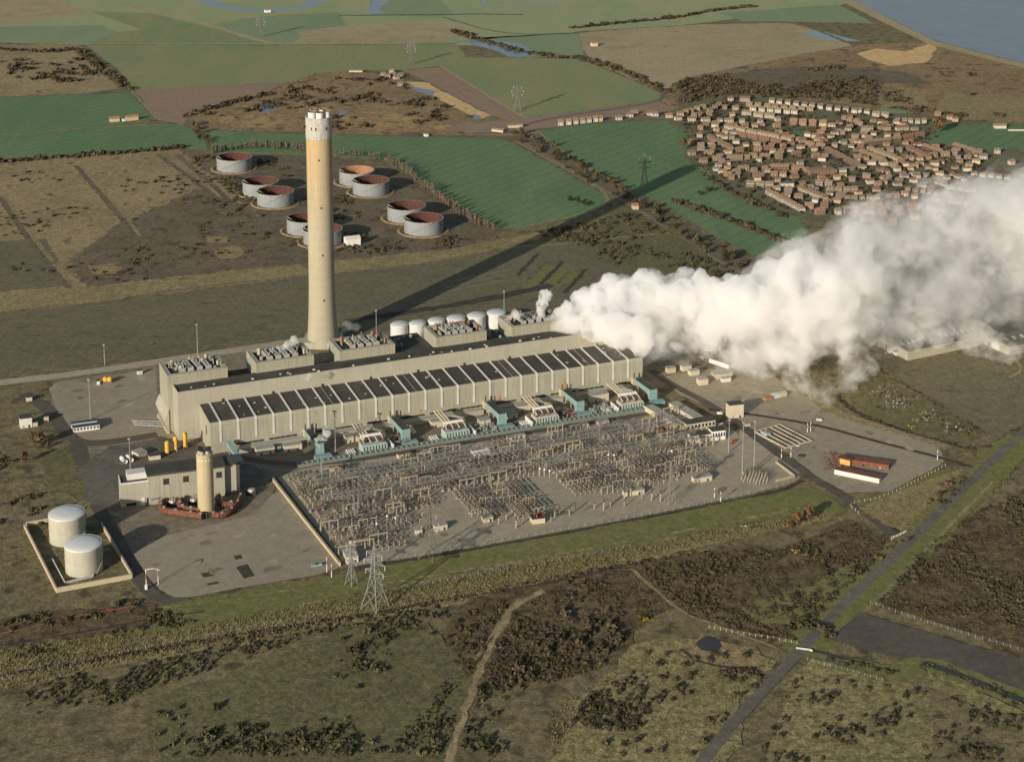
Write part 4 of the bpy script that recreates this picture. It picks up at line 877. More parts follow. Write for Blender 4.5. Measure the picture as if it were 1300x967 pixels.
# abandoned farmstead, houses at the field corner
for a in (((140,155.5),(152,154.5),8,5,'brown roofed barn, left one at the lone farm by the ploughed field'),((161,154),(176,152.5),8,5.5,'brown roofed farmhouse, right one at the lone farm')): hut(*a, TAN, ORANGE, 'farm_building', 'farm building', 3)
hut((156,154.5),(160,154),5,3,'small white shed between the two farm buildings', WHITE, WHITEP)
hut((804,266.5),(811,266),7,5,'lone cream cottage in the rough ground below the hedge', TAN, ORANGE, 'cottage', 'cottage', 3)
hut((752,59.5),(759,59),9,6,'lone red roofed farmhouse far out on the marsh', PALE, ORANGE, 'farmhouse', 'house', 3)
hut((337,16.5),(344,16),9,4,'tiny white building on the far river bank', WHITE, WHITE, 'river_hut', 'hut')
hut((540,174),(544,173.6),7,3,'tiny white hut at the edge of the green field behind the tanks', WHITE, WHITE)
# vehicles
def vehicle(px, py, rz, mat, lab, van=False):
    t = thing('van' if van else 'car', lab, 'van' if van else 'car', P(px,py), rz)
    L2, W, = (2.7,1.0) if van else (2.1,.88)
    mb = MB(); mb.box(-L2,L2,-W,W,.35,1.0 if not van else 2.1); mb.build('body', mat, t)
    if not van: MB().add([(-1.5,-.8,1.0),(1.0,-.8,1.0),(1.0,.8,1.0),(-1.5,.8,1.0),(-1.1,-.7,1.5),(.4,-.7,1.5),(.4,.7,1.5),(-1.1,.7,1.5)], [(0,1,5,4),(1,2,6,5),(2,3,7,6),(3,0,4,7),(4,5,6,7)]).build('cabin', GLASS, t)
    else: MB().box(2.0,2.72,-.9,.9,1.25,1.95).build('windscreen', GLASS, t)
    for x in (-L2*.62,L2*.62):
        for y in (-W,W): MB().tube([(x,y-.12,.34),(x,y+.12,.34)], .34, 8).build('wheel', DARK, t)
for a in ((914,526,ANG-.9,WHITE,'white van parked on the road by the pump tower',True),(917,523,ANG-.9,WHITEP,'second white car beside the van near the pump tower',False),(915,538,ANG,WHITE,'white car south of the pump tower',False),
          (932,561,ANG+.3,REDP,'red van on the turf right of the white cube wing',True),(928,564,ANG-.4,REDP,'red car just below the red van',False),(949,541,.4,PALE,'cream pickup beside the pump tower',True),
          (1012,566,-.5,WHITE,'white car near the lower end of the basins',False),(1017,580,-.4,DARK,'dark van beside the east road',True),(1040,534,-.3,PALE,'pale trailer on the far yard track',True),
          (400,719,.3,TEAL,'pale teal van alone at the corner of the open yard',True),(404.5,718.3,.3,TEAL,'second pale teal van next to the yard corner post',True),(193,541,.3,TEAL,'teal van parked beside the station end wall',True),(944,668,.1,WHITE,'white car on the verge outside the perimeter road',False)):
    vehicle(*a)
# tall masts and red and white poles
def mast(px, py, h, lab, head=True, mat=None, name='lamp_mast'):
    t = thing(name, lab, 'mast', P(px,py), 0); mb = MB(); mb.lathe([(.55,0),(.3,h)], 8); mb.build('pole', mat or STEEL, t)
    if head: mb = MB(); mb.lathe([(1.1,h),(1.5,h+.5),(1.2,h+1.1)], 8); mb.build('lamp_head', GREYM, t)
    return t
for i, (x, y, h, lab) in enumerate(((115,533,38,'tall lamp mast standing behind the striped shed'),(133,463,20,'lamp mast beside the concrete road at left'),(251,449,30,'lattice lamp mast behind the leftmost boiler house'),(166,606,34,'tall lamp mast between the yard road and auxiliary boiler house'),(478,430,30,'lamp mast behind the third boiler house'),(640,400,26,'lamp mast behind the white tanks'),
        (400,566,30,'grey mast near the first teal bridge'),(426,575,32,'grey lattice mast right of the first teal bridge'),(942,608,50,'very tall thin mast at the right of the switchyard'),(957,600,46,'second very tall thin mast at the right of the switchyard'),(925,575,30,'thin mast near the white cube wing'))): mast(x,y,h,lab)
def pole_rw(px, py, lab, h=9):
    t = thing('striped_pole', lab, 'pole', P(px,py)); 
    MB().lathe([(.32,0),(.3,h*.5)], 8).build('lower_band', WHITE, t); MB().lathe([(.3,h*.5),(.29,h*.78)], 8).build('middle_band', ORANGE, t); MB().lathe([(.29,h*.78),(.28,h)], 8).build('upper_band', WHITE, t)
for a in ((915,637,'pale pole at the perimeter road, second from the right'),(907,632,'pale pole just inside the perimeter road'),(1025,549,'striped pole, left of two on the far yard track'),(1029,548,'striped pole, right of two on the far yard track'),(1190,584,'pink pole where the yard track meets the bank'),(992,582,'striped pole left of the east road'),(1004,580,'striped pole right of the east road'),
          (186,748,'white gantry pole at the access road bend',16),(201,742,'orange striped pole beside the access road bend',14),(415,726,'striped pole at the lower yard corner',12),(421,733,'white pole outside the lower yard corner',11)): pole_rw(*a)
mb_ = thing('road_gantry', 'white pipe gantry arching over the access road', 'gantry', P(186,748)); MB().tube([(0,0,15.5),(5,1.5,16),(9.6,3.7,13.6)], .4, 6).build('beam', WHITEP, mb_); MB().lathe([(1.2,0),(1.2,4)], 8).build('base', WHITEP, mb_)

# rubble field between the yard bank and the warehouse turf
rr = random.Random(9); RUB = []; TANR = omat('rubble_tan', (.24,.2,.15), .3)
for i in range(5):
    mb = MB()
    for k in range(3):
        x, y, s = rr.uniform(-1,1), rr.uniform(-1,1), rr.uniform(.8,1.8); mb.add([(x+rr.uniform(-1,1)*s, y+rr.uniform(-1,1)*s, 0) for _ in range(4)]+[(x+rr.uniform(-.7,.7)*s, y+rr.uniform(-.7,.7)*s, s*rr.uniform(.7,1.6)) for _ in range(4)], [(0,1,5,4),(1,2,6,5),(2,3,7,6),(3,0,4,7),(4,5,6,7)])
    RUB.append(mb.mesh('rubble', [TANR,GREYM,TANR,DARK,GREYM][i]))
for cx, cy, n, sx, sy in ((1099,476,26,9,7),(1118,497,40,14,8),(1133,510,55,16,9),(1152,512,20,7,6),(1178,530,30,12,6),(1212,545,28,10,6)):
    for k in range(n):
        o = bpy.data.objects.new('rubble_block', rr.choice(RUB)); COL.objects.link(o); o.location = P(cx+rr.gauss(0,sx*.6), cy+rr.gauss(0,sy*.6)); o.rotation_euler = (0,0,rr.uniform(0,6)); o.scale = (rr.uniform(.5,1.1),)*3; tag(o, 'block of broken rubble lying in the rough triangle below the warehouse', 'rubble', 'rubble blocks below the warehouse')
# ================================================================== THE SWITCHYARD (rows follow the station grid)
rs = random.Random(11)
def isolator():
    t = thing('isolator', 'x', 'isolator', (0,0,0), 0)
    for x in (-4.6,0,4.6):
        mb = MB()
        for y in (-2.2,2.2):
            mb.bar((x,y,0),(x,y,3.0),.42,None,0); mb.lathe([(.26,3.4),(.4,3.9),(.24,4.1),(.38,4.7),(.24,4.9),(.34,5.8)], 6, (x,y), 1)
        mb.box(x-.35,x+.35,-2.7,2.7,3.0,3.4,0); mb.bar((x,-3,6),(x,2.8,6.1),.26,None,2); mb.build('phase_unit', [TIMB,PORC,STEEL], t)
    return t
def breaker():
    t = thing('circuit_breaker', 'x', 'circuit breaker', (0,0,0), 0)
    for x in (-4.6,0,4.6):
        mb = MB(); mb.box(x-.7,x+.7,-1.2,1.2,0,1.6,0); mb.bar((x,0,1.6),(x,0,2.6),.6,None,0)
        mb.lathe([(.4,2.6),(.6,3.2),(.36,3.5),(.56,4.3),(.34,4.6),(.45,5.6)], 7, (x,0), 1); mb.tube([(x,-3.2,5.8),(x,3.2,5.8)], .42, 6, 1); mb.build('breaker_pole', [GREYM,PORC], t)
    return t
def gantry(w=13.0, h=8.2, legs=3):
    t = thing('busbar_gantry', 'x', 'gantry', (0,0,0), 0)
    for k in range(legs):
        x = -w/2+w*k/(legs-1); mb = MB(); mb.bar((x,-.7,0),(x,-.1,h),.55,.4); mb.bar((x,.7,0),(x,.1,h),.55,.4); mb.build('leg', TIMB, t)
    MB().box(-w/2-.6,w/2+.6,-.35,.35,h,h+.65).build('beam', TIMB, t)
    for k in range(3):
        x = -w*.32+w*.32*k; MB().lathe([(.25,h-2.4),(.38,h-1.6),(.24,h-1.2),(.32,h)], 6, (x,0)).build('insulator', PORC, t)
    return t
def post():
    t = thing('post_insulator', 'x', 'post insulator', (0,0,0), 0)
    MB().lathe([(.42,0),(.36,4.2),(.6,4.3),(.6,4.5)], 6).build('post', TIMB, t); MB().lathe([(.34,4.5),(.5,5),(.3,5.3),(.48,5.9),(.3,6.2),(.5,6.9)], 6).build('insulator', PORC, t); return t
SI, SB, SG, SP = Spread(isolator()), Spread(breaker()), Spread(gantry()), Spread(post())
def lab_iso(u): return ('three phase isolator on tan legs in the switchyard half nearer the short chimney' if u < 190 else 'three phase isolator on tan legs in the switchyard half nearer the office block', 'isolators, short chimney half' if u < 190 else 'isolators, office block half')
def lab_br(u): return ('brown three pole circuit breaker in the switchyard half nearer the short chimney' if u < 190 else 'brown three pole circuit breaker in the switchyard half nearer the office block', 'circuit breakers, short chimney half' if u < 190 else 'circuit breakers, office block half')
def lab_ga(v): return ('tan portal gantry in the upper rows of the switchyard' if v > -115 else 'tan portal gantry in the lower rows of the switchyard', 'gantries, upper rows' if v > -115 else 'gantries, lower rows')
def lab_po(v): return ('slim tan post topped by a brown insulator among the upper busbar rows' if v > -126 else 'slim tan post topped by a brown insulator in the lower feeder rows', 'post insulators, upper rows' if v > -126 else 'post insulators, lower rows')
BAYS = [52+k*14.2 for k in range(26)]
npost = 0
for k, u in enumerate(BAYS):
    vtop, vbot = -71-rs.uniform(0,3), (-226 if u < 100 else -200 if u < 118 else -172 if u < 150 else -152)
    for v in [-71,-78,-85,-92,-99,-106,-113,-120,-127,-134,-141,-148,-155,-162,-169,-176,-183,-190,-197,-204,-211,-218,-225]:
        if v < vbot or v > vtop: continue
        if 100 < u < 125 and v > -82: continue
        du, dv = rs.uniform(-1.2,1.2), rs.uniform(-1.6,1.6); kind = (int(-v)//7+(k//3)*2+(rs.random() < .3)) % 5
        if rs.random() < .16: continue
        p = L(u+du, v+dv); rz = ANG+(R_(90) if rs.random() < .42 else 0)
        if kind in (0,3): SI.put(p, rz, rs.uniform(.85,1.15), *lab_iso(u))
        elif kind == 1: SB.put(p, rz, rs.uniform(.85,1.2), *lab_br(u))
        elif kind == 2: SG.put(p, ANG, rs.choice((1,.8,1.1)), *lab_ga(v))
        else:
            for x in (-4.6,0,4.6):
                if npost < 225: SP.put(L(u+x,v+dv), ANG, None, *lab_po(v)); npost += 1
# feeder blocks reaching out over the open yard, rows of gear with gaps between
for u0, n, v0, v1 in ((170,2,-158,-206),(202,2,-162,-218),(262,2,-160,-196),(284,2,-162,-206),(318,3,-160,-204),(355,3,-158,-196)):
    for i in range(n):
        v = v0
        while v > v1:
            u = u0+i*13+rs.uniform(-.4,.4); p = L(u,v); c = rs.random()
            if c < .45: SI.put(p, ANG, None, *lab_iso(u))
            elif c < .75: SB.put(p, ANG, None, *lab_br(u))
            else: SG.put(p, ANG, .8, *lab_ga(v))
            v -= rs.uniform(6,8)
for u, v in ((172,-212),(180,-220),(188,-216),(226,-226),(232,-222),(238,-228),(246,-222),(262,-224),(268,-229),(276,-225),(286,-230),(300,-214),(306,-222),(312,-228),(292,-218),(318,-232),(220,-232),(196,-228),(190,-232)):
    SP.put(L(u,v), ANG, rs.choice((1,1.5,1.2)), 'slim tan post with brown insulator standing on the open yard near the perimeter road', 'post insulators on the open yard')
for u in range(0,8):
    for v in range(0,6):
        a, b = (u-3.5)/3.9, (v-2.5)/2.9
        if a*a+b*b < 1 and rs.random() < .95: SP.put(L(399+u*3.4,-214-v*4.2), ANG, .9, 'post insulator in the dense oval cluster at the far right corner of the switchyard', 'post insulators in the oval cluster')
# tubular busbars along the grid
for v, z, a, b, lab in ((-92,7.1,60,404,'long tubular busbar along the uppermost gantries'),(-101,7.1,60,404,'long tubular busbar in the second line from the hall'),(-109,7.3,60,404,'long tubular busbar in the middle of the switchyard'),(-133,7.1,60,404,'long tubular busbar in the fourth line from the hall'),(-141,7.2,60,404,'long tubular busbar along the lowest gantries')):
    t = thing('busbar', lab, 'busbar', L(a,v), ANG); mb = MB()
    for o in (0,1.8,3.6): mb.tube([(0,o,z),(b-a,o,z)], .16, 5)
    mb.build('tube', STEEL, t); mb = MB()
    n = int((b-a)/23)
    for q in range(n+1): mb.bar((q*(b-a)/n,1.8,0),(q*(b-a)/n,1.8,z-.4),.5); mb.bar((q*(b-a)/n,-.3,z-.3),(q*(b-a)/n,3.9,z-.3),.4)
    mb.build('stand', TIMB, t)
for i, (u, v) in enumerate(((98,-186),(103,-192),(86,-196),(246,-150),(249,-153),(252,-157),(312,-146),(316,-149),(366,-160))):
    t = thing('corona_ball_post', ('white ball topped post in the lower left switch rows' if u < 120 else 'white ball topped post among the middle right gantries'), 'post', L(u,v), 0, 'ball posts left' if u < 120 else 'ball posts right')
    MB().lathe([(.35,0),(.3,6.5)], 6).build('post', TIMB, t); MB().lathe([(.9*math.sin(R_(a))+.01, 7.2-.9*math.cos(R_(a))) for a in range(0,181,30)], 10, cap=False).build('ball', WHITE, t)
for i, (px, py) in enumerate(((455,655),(450,660),(447,686),(436,668),(408,605),(700,565),(708,563),(714,561))):
    t = thing('lightning_mast', 'tall pale lattice mast in the lower left of the switchyard' if px < 600 else 'tall pale mast in the upper middle of the switchyard', 'mast', P(px,py), 0, 'lightning masts left' if px < 600 else 'lightning masts middle')
    mb = MB(); h = 19
    for a in range(4):
        x, y = (a % 2-.5)*1.2, (a//2-.5)*1.2; mb.bar((x,y,0),(x*.3,y*.3,h),.22)
    for q in range(9):
        s = .6*(1-.7*q/9); mb.bar((-s,-s,q*2),(s,-s,q*2+2),.15); mb.bar((s,-s,q*2),(s,s,q*2+2),.15); mb.bar((-s,s,q*2),(-s,-s,q*2+2),.15)
    mb.build('lattice', STEEL, t)
# red and white gear on the hut by the perimeter road
t = thing('roof_gear', 'cluster of red and white bushings on the hut by the perimeter road', 'bushing', P(684,665)+Vector((0,4,4.9))); mb, m2 = MB(), MB()
for k in range(14):
    x, y = rs.uniform(-6,6), rs.uniform(-3,3); (mb if k % 2 else m2).lathe([(.5,0),(.7,.6),(.4,1),(.5,2.6)], 6, (x,y))
mb.build('red_bushing', REDP, t); m2.build('dark_bushing', DARK, t)
for i, (px, py, lab) in enumerate(((535,610,'rust brown transformer box alone in the upper left switch rows'),(838,548,'rust red box with orange front at the right switch rows'))):
    t = thing('earthing_transformer', lab, 'transformer', P(px,py), ANG); MB().box(-4,4,-2.5,2.5,0,4).build('tank', RUST, t); MB().box(-2,2,-3.2,-2.52,.5,3.4).build('radiator', ORANGE if i else RUST, t)

# ------------------------------------------------------------------ pylons
def pylon(p, h, base, lab, rz, th=.34, group=None, mat=STEEL):
    t = thing('pylon', lab, 'pylon', p, rz, group); mb = MB()
    lv = [(0,base/2),(h*.3,base*.28),(h*.55,base*.15),(h*.78,base*.1),(h*.94,base*.07),(h,.15)]
    for (z0,a),(z1,b) in zip(lv, lv[1:]):
        n = max(1, int((z1-z0)/(a*1.6+.6)))
        for q in range(n):
            za, zb = z0+(z1-z0)*q/n, z0+(z1-z0)*(q+1)/n; ra, rb = a+(b-a)*q/n, a+(b-a)*(q+1)/n
            cs = [(-1,-1),(1,-1),(1,1),(-1,1)]
            for k in range(4):
                c, d = cs[k], cs[(k+1) % 4]
                mb.bar((c[0]*ra,c[1]*ra,za),(c[0]*rb,c[1]*rb,zb),th)
                mb.bar((c[0]*ra,c[1]*ra,za),(d[0]*rb,d[1]*rb,zb),th*.65); mb.bar((d[0]*ra,d[1]*ra,za),(c[0]*rb,c[1]*rb,zb),th*.65)
                mb.bar((c[0]*rb,c[1]*rb,zb),(d[0]*rb,d[1]*rb,zb),th*.65)
    mb.build('tower_body', mat, t)
    for z, ln in ((h*.60,h*.17),(h*.745,h*.205),(h*.89,h*.15)):
        for s in (-1,1):
            a = MB(); r = base*.12
            for y in (-r,r): a.bar((s*r*.8,y,z),(s*ln,0,z+.6),th*.8); a.bar((s*r*.8,y,z+h*.045),(s*ln,0,z+.8),th*.7)
            for q in range(1,5): x = s*(r+(ln-r)*q/5); a.bar((x,-r*(1-q/5),z+.1),(x-s*ln*.14,r*(1-q/5),z+h*.03),th*.5)
            arm = a.build('cross_arm', mat, t); MB().tube([(s*ln,0,z+.5),(s*ln,0,z-h*.065)], th*.55, 5).build('insulator_string', WHITEP, arm)
    return t
FAR_STEEL = omat('weathered_steel', (.17,.175,.165), .2)
pylon(P(476,772), 47, 15, 'large pale lattice pylon in the foreground, standing by the ditch below the yard', R_(-35), .42)
pylon(P(545,708), 40, 13, 'thin dark pylon on the verge at the edge of the substation yard', R_(-25), .26, None, omat('dark_steel', (.2,.18,.15), .2))
pylon(P(851,640), 36, 8, 'slender pylon at the perimeter road, right half of the verge', R_(20), .22, None, omat('dark_steel', (.25,.23,.2), .2))
pylon(P(818,242), 51, 12, 'grey pylon in the green field by the tip of the chimney shadow', R_(10), .38, None, FAR_STEEL)
pylon(P(657,141), 44, 11, 'faint pylon on the brown field corner, left of the white houses', R_(5), .42, None, FAR_STEEL)
pylon(P(522,82), 40, 10, 'faint distant pylon left of the marsh pond', 0, .42, None, FAR_STEEL)
pylon(P(331,47), 40, 10, 'faintest distant pylon near the river loop', 0, .42, None, FAR_STEEL)
pylon(P(446,742), 30, 7, 'small bare lattice mast beside the foreground pylon', R_(-35), .3)

# ------------------------------------------------------------------ fences
def fence(px, step, h, lab, mat=STEEL, rail=True, th=.16):
    pts = smooth_line([P(x,y) for x, y in px], 1); t = thing('fence', lab, 'fence', pts[0]); o0 = pts[0]
    mb = MB()
    for a, b in zip(pts, pts[1:]):
        for z in ((h*.5,h*.95) if rail else (h*.95,)): mb.bar(a-o0+Vector((0,0,z)), b-o0+Vector((0,0,z)), .07)
    mb.build('wire', mat, t)
    pm = MB().box(-th,th,-th,th,0,h).mesh('post', mat); tot = sum((b-a).length for a, b in zip(pts, pts[1:])); n = min(95, int(tot/step)); d = 0; k = 0; acc = 0
    for a, b in zip(pts, pts[1:]):
        ln = (b-a).length
        while k*tot/n <= acc+ln and k <= n:
            q = a+(b-a)*((k*tot/n-acc)/ln)-o0; o = bpy.data.objects.new('post', pm); COL.objects.link(o); o.parent = t; o.location = q; k += 1
        acc += ln
fence([(447,719),(560,701),(700,676),(850,649),(985,621),(1014,607)], 7, 2.6, 'pale security fence along the perimeter road of the substation', STEEL)
fence([(-20,868),(160,828),(330,795),(480,766)], 6, 2.2, 'wire fence with pale posts through the reeds at lower left', STEEL)
fence([(490,752),(640,724),(780,699),(800,694)], 6, 2.2, 'wire fence with pale posts through the reeds at lower centre', STEEL)
fence([(900,797),(945,806),(985,812),(1012,818)], 4, 2.4, 'pale post fence left of the crossroads with the gate', TAN)
fence([(1025,838),(1070,850),(1120,864)], 4, 2.2, 'pale post fence right of the lower road', STEEL)
fence([(1105,766),(1180,792),(1260,815),(1310,830)], 5, 2.4, 'fence between the scrub and the dark asphalt apron', STEEL)
fence([(1200,592),(1120,634),(1075,640),(1090,652)], 5, 2.4, 'fence round the bottom of the east yard', TAN)
fence([(1132,684),(1140,681),(1150,676)], 1.6, 2.2, 'short white picket fence where the site road meets the main road', WHITE)
t = thing('gate', 'white field gate across the road at the crossroads', 'gate', P(1011,824)); mb = MB()
for x in (0,4.5,9): mb.bar((x,-x*.25,0),(x,-x*.25,1.8),.35)
for z in (.5,1.0,1.6): mb.bar((0,0,z),(9,-2.25,z),.28)
mb.build('bar', WHITE, t); MB().box(9.2,10.6,-3.4,-2.4,0,1.6).build('gate_post', WHITE, t)
t = thing('pipeline', 'long thin dark red pipeline running through the scrub at lower left', 'pipeline', P(-60,814)); q = [P(x,y,.7)-P(-60,814) for x, y in ((-60,814),(20,800),(90,783),(168,769))]; MB().tube(q, .32, 6).build('pipe', omat('dull_red', (.26,.085,.07), .2, .1), t)
mb = MB()
for p in q: mb.bar((p.x,p.y,0),(p.x,p.y,.6),.8)
mb.build('support', GREYM, t)
# ================================================================== THE VILLAGE
rv = random.Random(5)
W_WHITE = omat('house_white', (.5,.46,.39), .15, .1); W_CREAM = omat('house_cream', (.5,.43,.3), .15, .1); W_BRICK = omat('house_brick', (.27,.165,.12), .2, .1); W_BROWN = omat('house_buff', (.33,.25,.175), .2, .1)
R_BROWN = omat('tile_brown', (.20,.14,.095), .3); R_TAN = omat('tile_tan', (.25,.185,.12), .3); R_RED = omat('tile_red', (.22,.12,.088), .3); R_ORANGE = omat('tile_orange', (.28,.17,.11), .3); R_GREY = omat('tile_grey', (.19,.175,.155), .25)
WALLS = dict(white=W_WHITE, cream=W_CREAM, brick=W_BRICK, buff=W_BROWN); ROOFS = dict(brown=R_BROWN, tan=R_TAN, red=R_RED, orange=R_ORANGE, grey=R_GREY)
_hm = {}; placed = []; NH = [0]
def house_src(wall, roof, w, d, h, rh, hip, terr=1):
    key = (wall, roof, round(w), d, h, rh, hip, terr)
    if key in _hm: return _hm[key]
    mb = MB().box(-w/2,w/2,0,d,0,h,0)
    if not hip:
        for x, s in ((-w/2,1),(w/2,-1)): mb.add([(x,0,h),(x,d,h),(x,d/2,h+rh)], [(0,2,1) if s > 0 else (0,1,2)], 0)
    n = max(2, int(w/3.6)) if terr == 1 else terr*2
    for k in range(n):
        x = -w/2+w*(k+.5)/n
        for z0, z1 in ((.9,2.2),(h-2.0,h-.8)):
            if h < 4 and z0 > 2: continue
            if k % 2 and z0 < 1: mb.add([(x-.45,-.05,.1),(x+.45,-.05,.1),(x+.45,-.05,2.1),(x-.45,-.05,2.1)], [(0,1,2,3)], 1)
            else: mb.add([(x-.8,-.05,z0),(x+.8,-.05,z0),(x+.8,-.05,z1),(x-.8,-.05,z1)], [(0,1,2,3)], 1)
    wm = mb.mesh('house_wall', [WALLS[wall], GLASS])
    rm = MB().gable(-w/2,w/2,0,d,h+.02,rh,d*.5 if hip else 0,.45).mesh('house_roof', ROOFS[roof])
    c = []
    for k in range(terr if terr > 1 else 1):
        x = (-w/2+w*(k+.5)/terr+w/terr*.4) if terr > 1 else w*.12; c.append(MB().box(x-.6,x+.6,d/2-.5,d/2+.5,h+rh*.45,h+rh+1.3).mesh('chimney_stack', W_BRICK))
    cm = c; _hm[key] = (wm, rm, cm); return _hm[key]
def house(p, rz, wall, roof, lab, grp, w=9, d=7.5, h=5.2, rh=3, hip=False, terr=1, sc=1):
    for q, r in placed:
        if (q-p).length < r+w*.42: return None
    NH[0] += 1
    if NH[0] > 298: return None
    w, d, h = round(w*.93), d*.95, h*.92; wm, rm, cm = house_src(wall, roof, w, d, h, rh, hip, terr); n = 'terrace' if terr > 2 else 'bungalow' if h < 4 else 'house'
    t = thing(n, lab, n, p, rz, grp)
    for nm, me in [('wall', wm),('roof', rm)]+[('chimney_stack', m) for m in cm]:
        o = bpy.data.objects.new(nm, me); COL.objects.link(o); o.parent = t
    placed.append((p.copy(), w*.42)); return t
def A_(x, y): return P(860+x/5.652, 110+y/5.652+1.2)
def B_(x, y): return P(1070+x/5.652, 120+y/5.652+1.2)
def row(a, b, n, wall, roof, lab, grp, fill=.82, terr=1, **kw):
    d = b-a; rz = math.atan2(d.y, d.x)
    if abs(rz) > math.pi/2: a, b, d, rz = b, a, -d, rz-math.pi if rz > 0 else rz+math.pi
    w = d.length/n*fill
    for k in range(n):
        p = a+d*((k+.5)/n); house(p+Vector((rv.uniform(-.6,.6), rv.uniform(-2,2), 0)), rz+rv.uniform(-.03,.03), wall if isinstance(wall, str) else rv.choice(wall), roof if isinstance(roof, str) else rv.choice(roof), lab, grp, round(w), terr=terr, **kw)
row(A_(445,102), A_(522,104), 1, 'white','brown','white terrace at the far left end of the back row of the village', None, .95, 4)
row(A_(645,112), A_(1295,190), 11, 'white','brown','white fronted semi with brown roof in the back row of the village','back row of white semis', .74, 1, d=9, h=6, rh=3)
row(B_(25,118), B_(200,140), 3, 'white','brown','white fronted semi with brown roof at the right end of the back row','white semis, right end of back row', .74, 1, d=9, h=6)
row(B_(205,150), B_(335,165), 2, 'white','tan','white terrace closing the right end of the back row','white terraces, right end of back row', .9, 3, h=6)
row(A_(485,138), A_(985,175), 8, 'buff',('brown','tan'),'buff house with brown roof in the second row of the village','second row of buff houses', .8, 1, h=5.2)
row(A_(515,170), A_(870,196), 6, 'white',('brown','tan'),'white fronted house in the third row of the village','third row of white houses', .85, 1, h=6)
row(A_(455,200), A_(695,226), 3, 'white','tan','long white terrace in the fourth row, left part of the village','fourth row of white terraces', .95, 4, h=5.8)
row(A_(795,270), A_(1075,285), 4, ('brick','buff','cream'),'orange','large orange roofed house near the middle of the village','large orange roofed houses', .8, 1, h=6.5, rh=4.5, d=10)
row(A_(1060,280), A_(1140,285), 1, 'cream','orange','low orange roofed hall right of the large orange houses', None, .9, 1, h=3.6, rh=3)
row(A_(1165,230), A_(1300,265), 3, 'buff','orange','orange roofed house below the back row','orange roofed houses below the back row', .75, 1, h=5)
row(A_(330,300), A_(815,395), 6, 'cream','tan','bright cream terrace in the slanting line across the village','slanting line of cream terraces', .95, 4, h=6.2, rh=2.4)
row(A_(415,350), A_(745,412), 4, 'brick','red','red brick terrace in front of the cream terraces','red terraces in front of the cream ones', .92, 4)
row(A_(205,370), A_(375,450), 3, 'buff','brown','red brown terrace running diagonally at the left edge of the village','diagonal terraces at the left edge', .95, 4)
for x, y, w, r, wl in ((165,310,9,'orange','buff'),(160,360,9,'red','white'),(285,320,8,'tan','cream'),(345,335,9,'tan','cream'),(60,195,9,'orange','buff'),(97,186,9,'orange','buff'),(142,170,9,'tan','cream'),(185,158,10,'tan','buff'),(10,237,12,'brown','white'),(105,245,13,'brown','white'),(208,250,14,'tan','white'),(120,220,9,'tan','buff'),(160,215,8,'brown','buff'),(232,205,9,'tan','buff'),(270,160,9,'brown','buff'),(240,180,9,'brown','buff'),(300,140,9,'brown','brick'),(385,100,9,'red','white'),(420,165,10,'orange','cream'),(395,215,9,'tan','white'),(375,255,14,'tan','cream'),(465,260,9,'tan','white'),(600,262,8,'brown','white'),(725,245,9,'tan','cream'),(720,290,12,'tan','buff'),(340,160,8,'brown','buff')):
    house(A_(x,y), ANG*.3+rv.uniform(-.2,.2), wl, r, 'detached house in the village arm reaching towards the far road' if x < 320 and y < 270 else 'detached house among the left rows of the village', 'houses in the village arm towards the far road' if x < 320 and y < 270 else 'houses among the left rows of the village', w)
for x, y, w, r, wl, tr in ((110,490,11,'brown','buff',1),(170,435,10,'tan','buff',1),(120,500,10,'orange','white',1),(230,485,14,'tan','buff',1),(190,545,12,'red','buff',1),(285,530,13,'tan','buff',1),(415,525,24,'tan','buff',5),(300,580,9,'grey','white',1),(545,510,12,'tan','buff',1),(630,515,15,'tan','brick',3),(730,500,13,'tan','brick',3),(580,460,12,'tan','buff',1),(660,460,15,'red','brick',3),(765,440,8,'orange','brick',1),(860,495,14,'brown','brick',3),(1000,510,12,'tan','brick',1),(450,465,13,'brown','brick',1),(480,600,15,'tan','buff',1),(430,625,11,'orange','buff',1),(585,650,16,'brown','brick',1),(630,605,8,'orange','brick',1),(760,645,9,'orange','cream',1),(700,640,9,'orange','buff',1)):
    house(A_(x,y), ANG*.4+rv.uniform(-.2,.2), wl, r, 'brick house on the village side facing the chimney shadow' if wl == 'brick' else 'buff or white house on the village side facing the chimney shadow', 'brick houses, front left of village' if wl == 'brick' else 'pale houses, front left of village', w, terr=tr)
row(A_(655,590), A_(805,590), 1, 'brick','tan','long brick terrace left of the flat brown school block', None, .95, 6)
house(A_(870,595), .15, 'buff','orange','wide orange brown house just left of the school block', None, 17, 9, 5.5, 3)
t = thing('school', 'big brown brick school block with broad roof in the middle of the village', 'school', A_(1045,628), .14); MB().box(-20,20,0,16,0,7).build('wall', W_BRICK, t); MB().gable(-20,20,0,16,7.02,2.6,8).build('roof', R_BROWN, t); MB().box(2,6,5,9,7.5,12).build('bell_tower', W_BRICK, t)
m_ = MB()
for k in range(10): m_.box(-18.5+k*3.8,-16.5+k*3.8,-.1,-.0,1,2.6); m_.box(-18.5+k*3.8,-16.5+k*3.8,-.1,0,4.2,5.8)
m_.build('window_band', GLASS, t); placed.append((A_(1045,600), 20))
row(A_(1055,460), A_(1295,580), 5, 'brick','brown','red brown terrace running down the diagonal street','terraces on the diagonal street', .95, 4)
row(A_(905,425), A_(1060,445), 2, 'buff','tan','tan terrace above the diagonal street','tan terraces above the diagonal street', .9, 4)
row(A_(485,712), A_(695,722), 3, 'white','tan','white terrace at the village edge facing the field','white terraces facing the field', .95, 4)
row(A_(625,760), A_(885,895), 6, 'white','tan','white terrace in the diagonal row along the lower left village edge','diagonal white terraces, lower left', .92, 3)
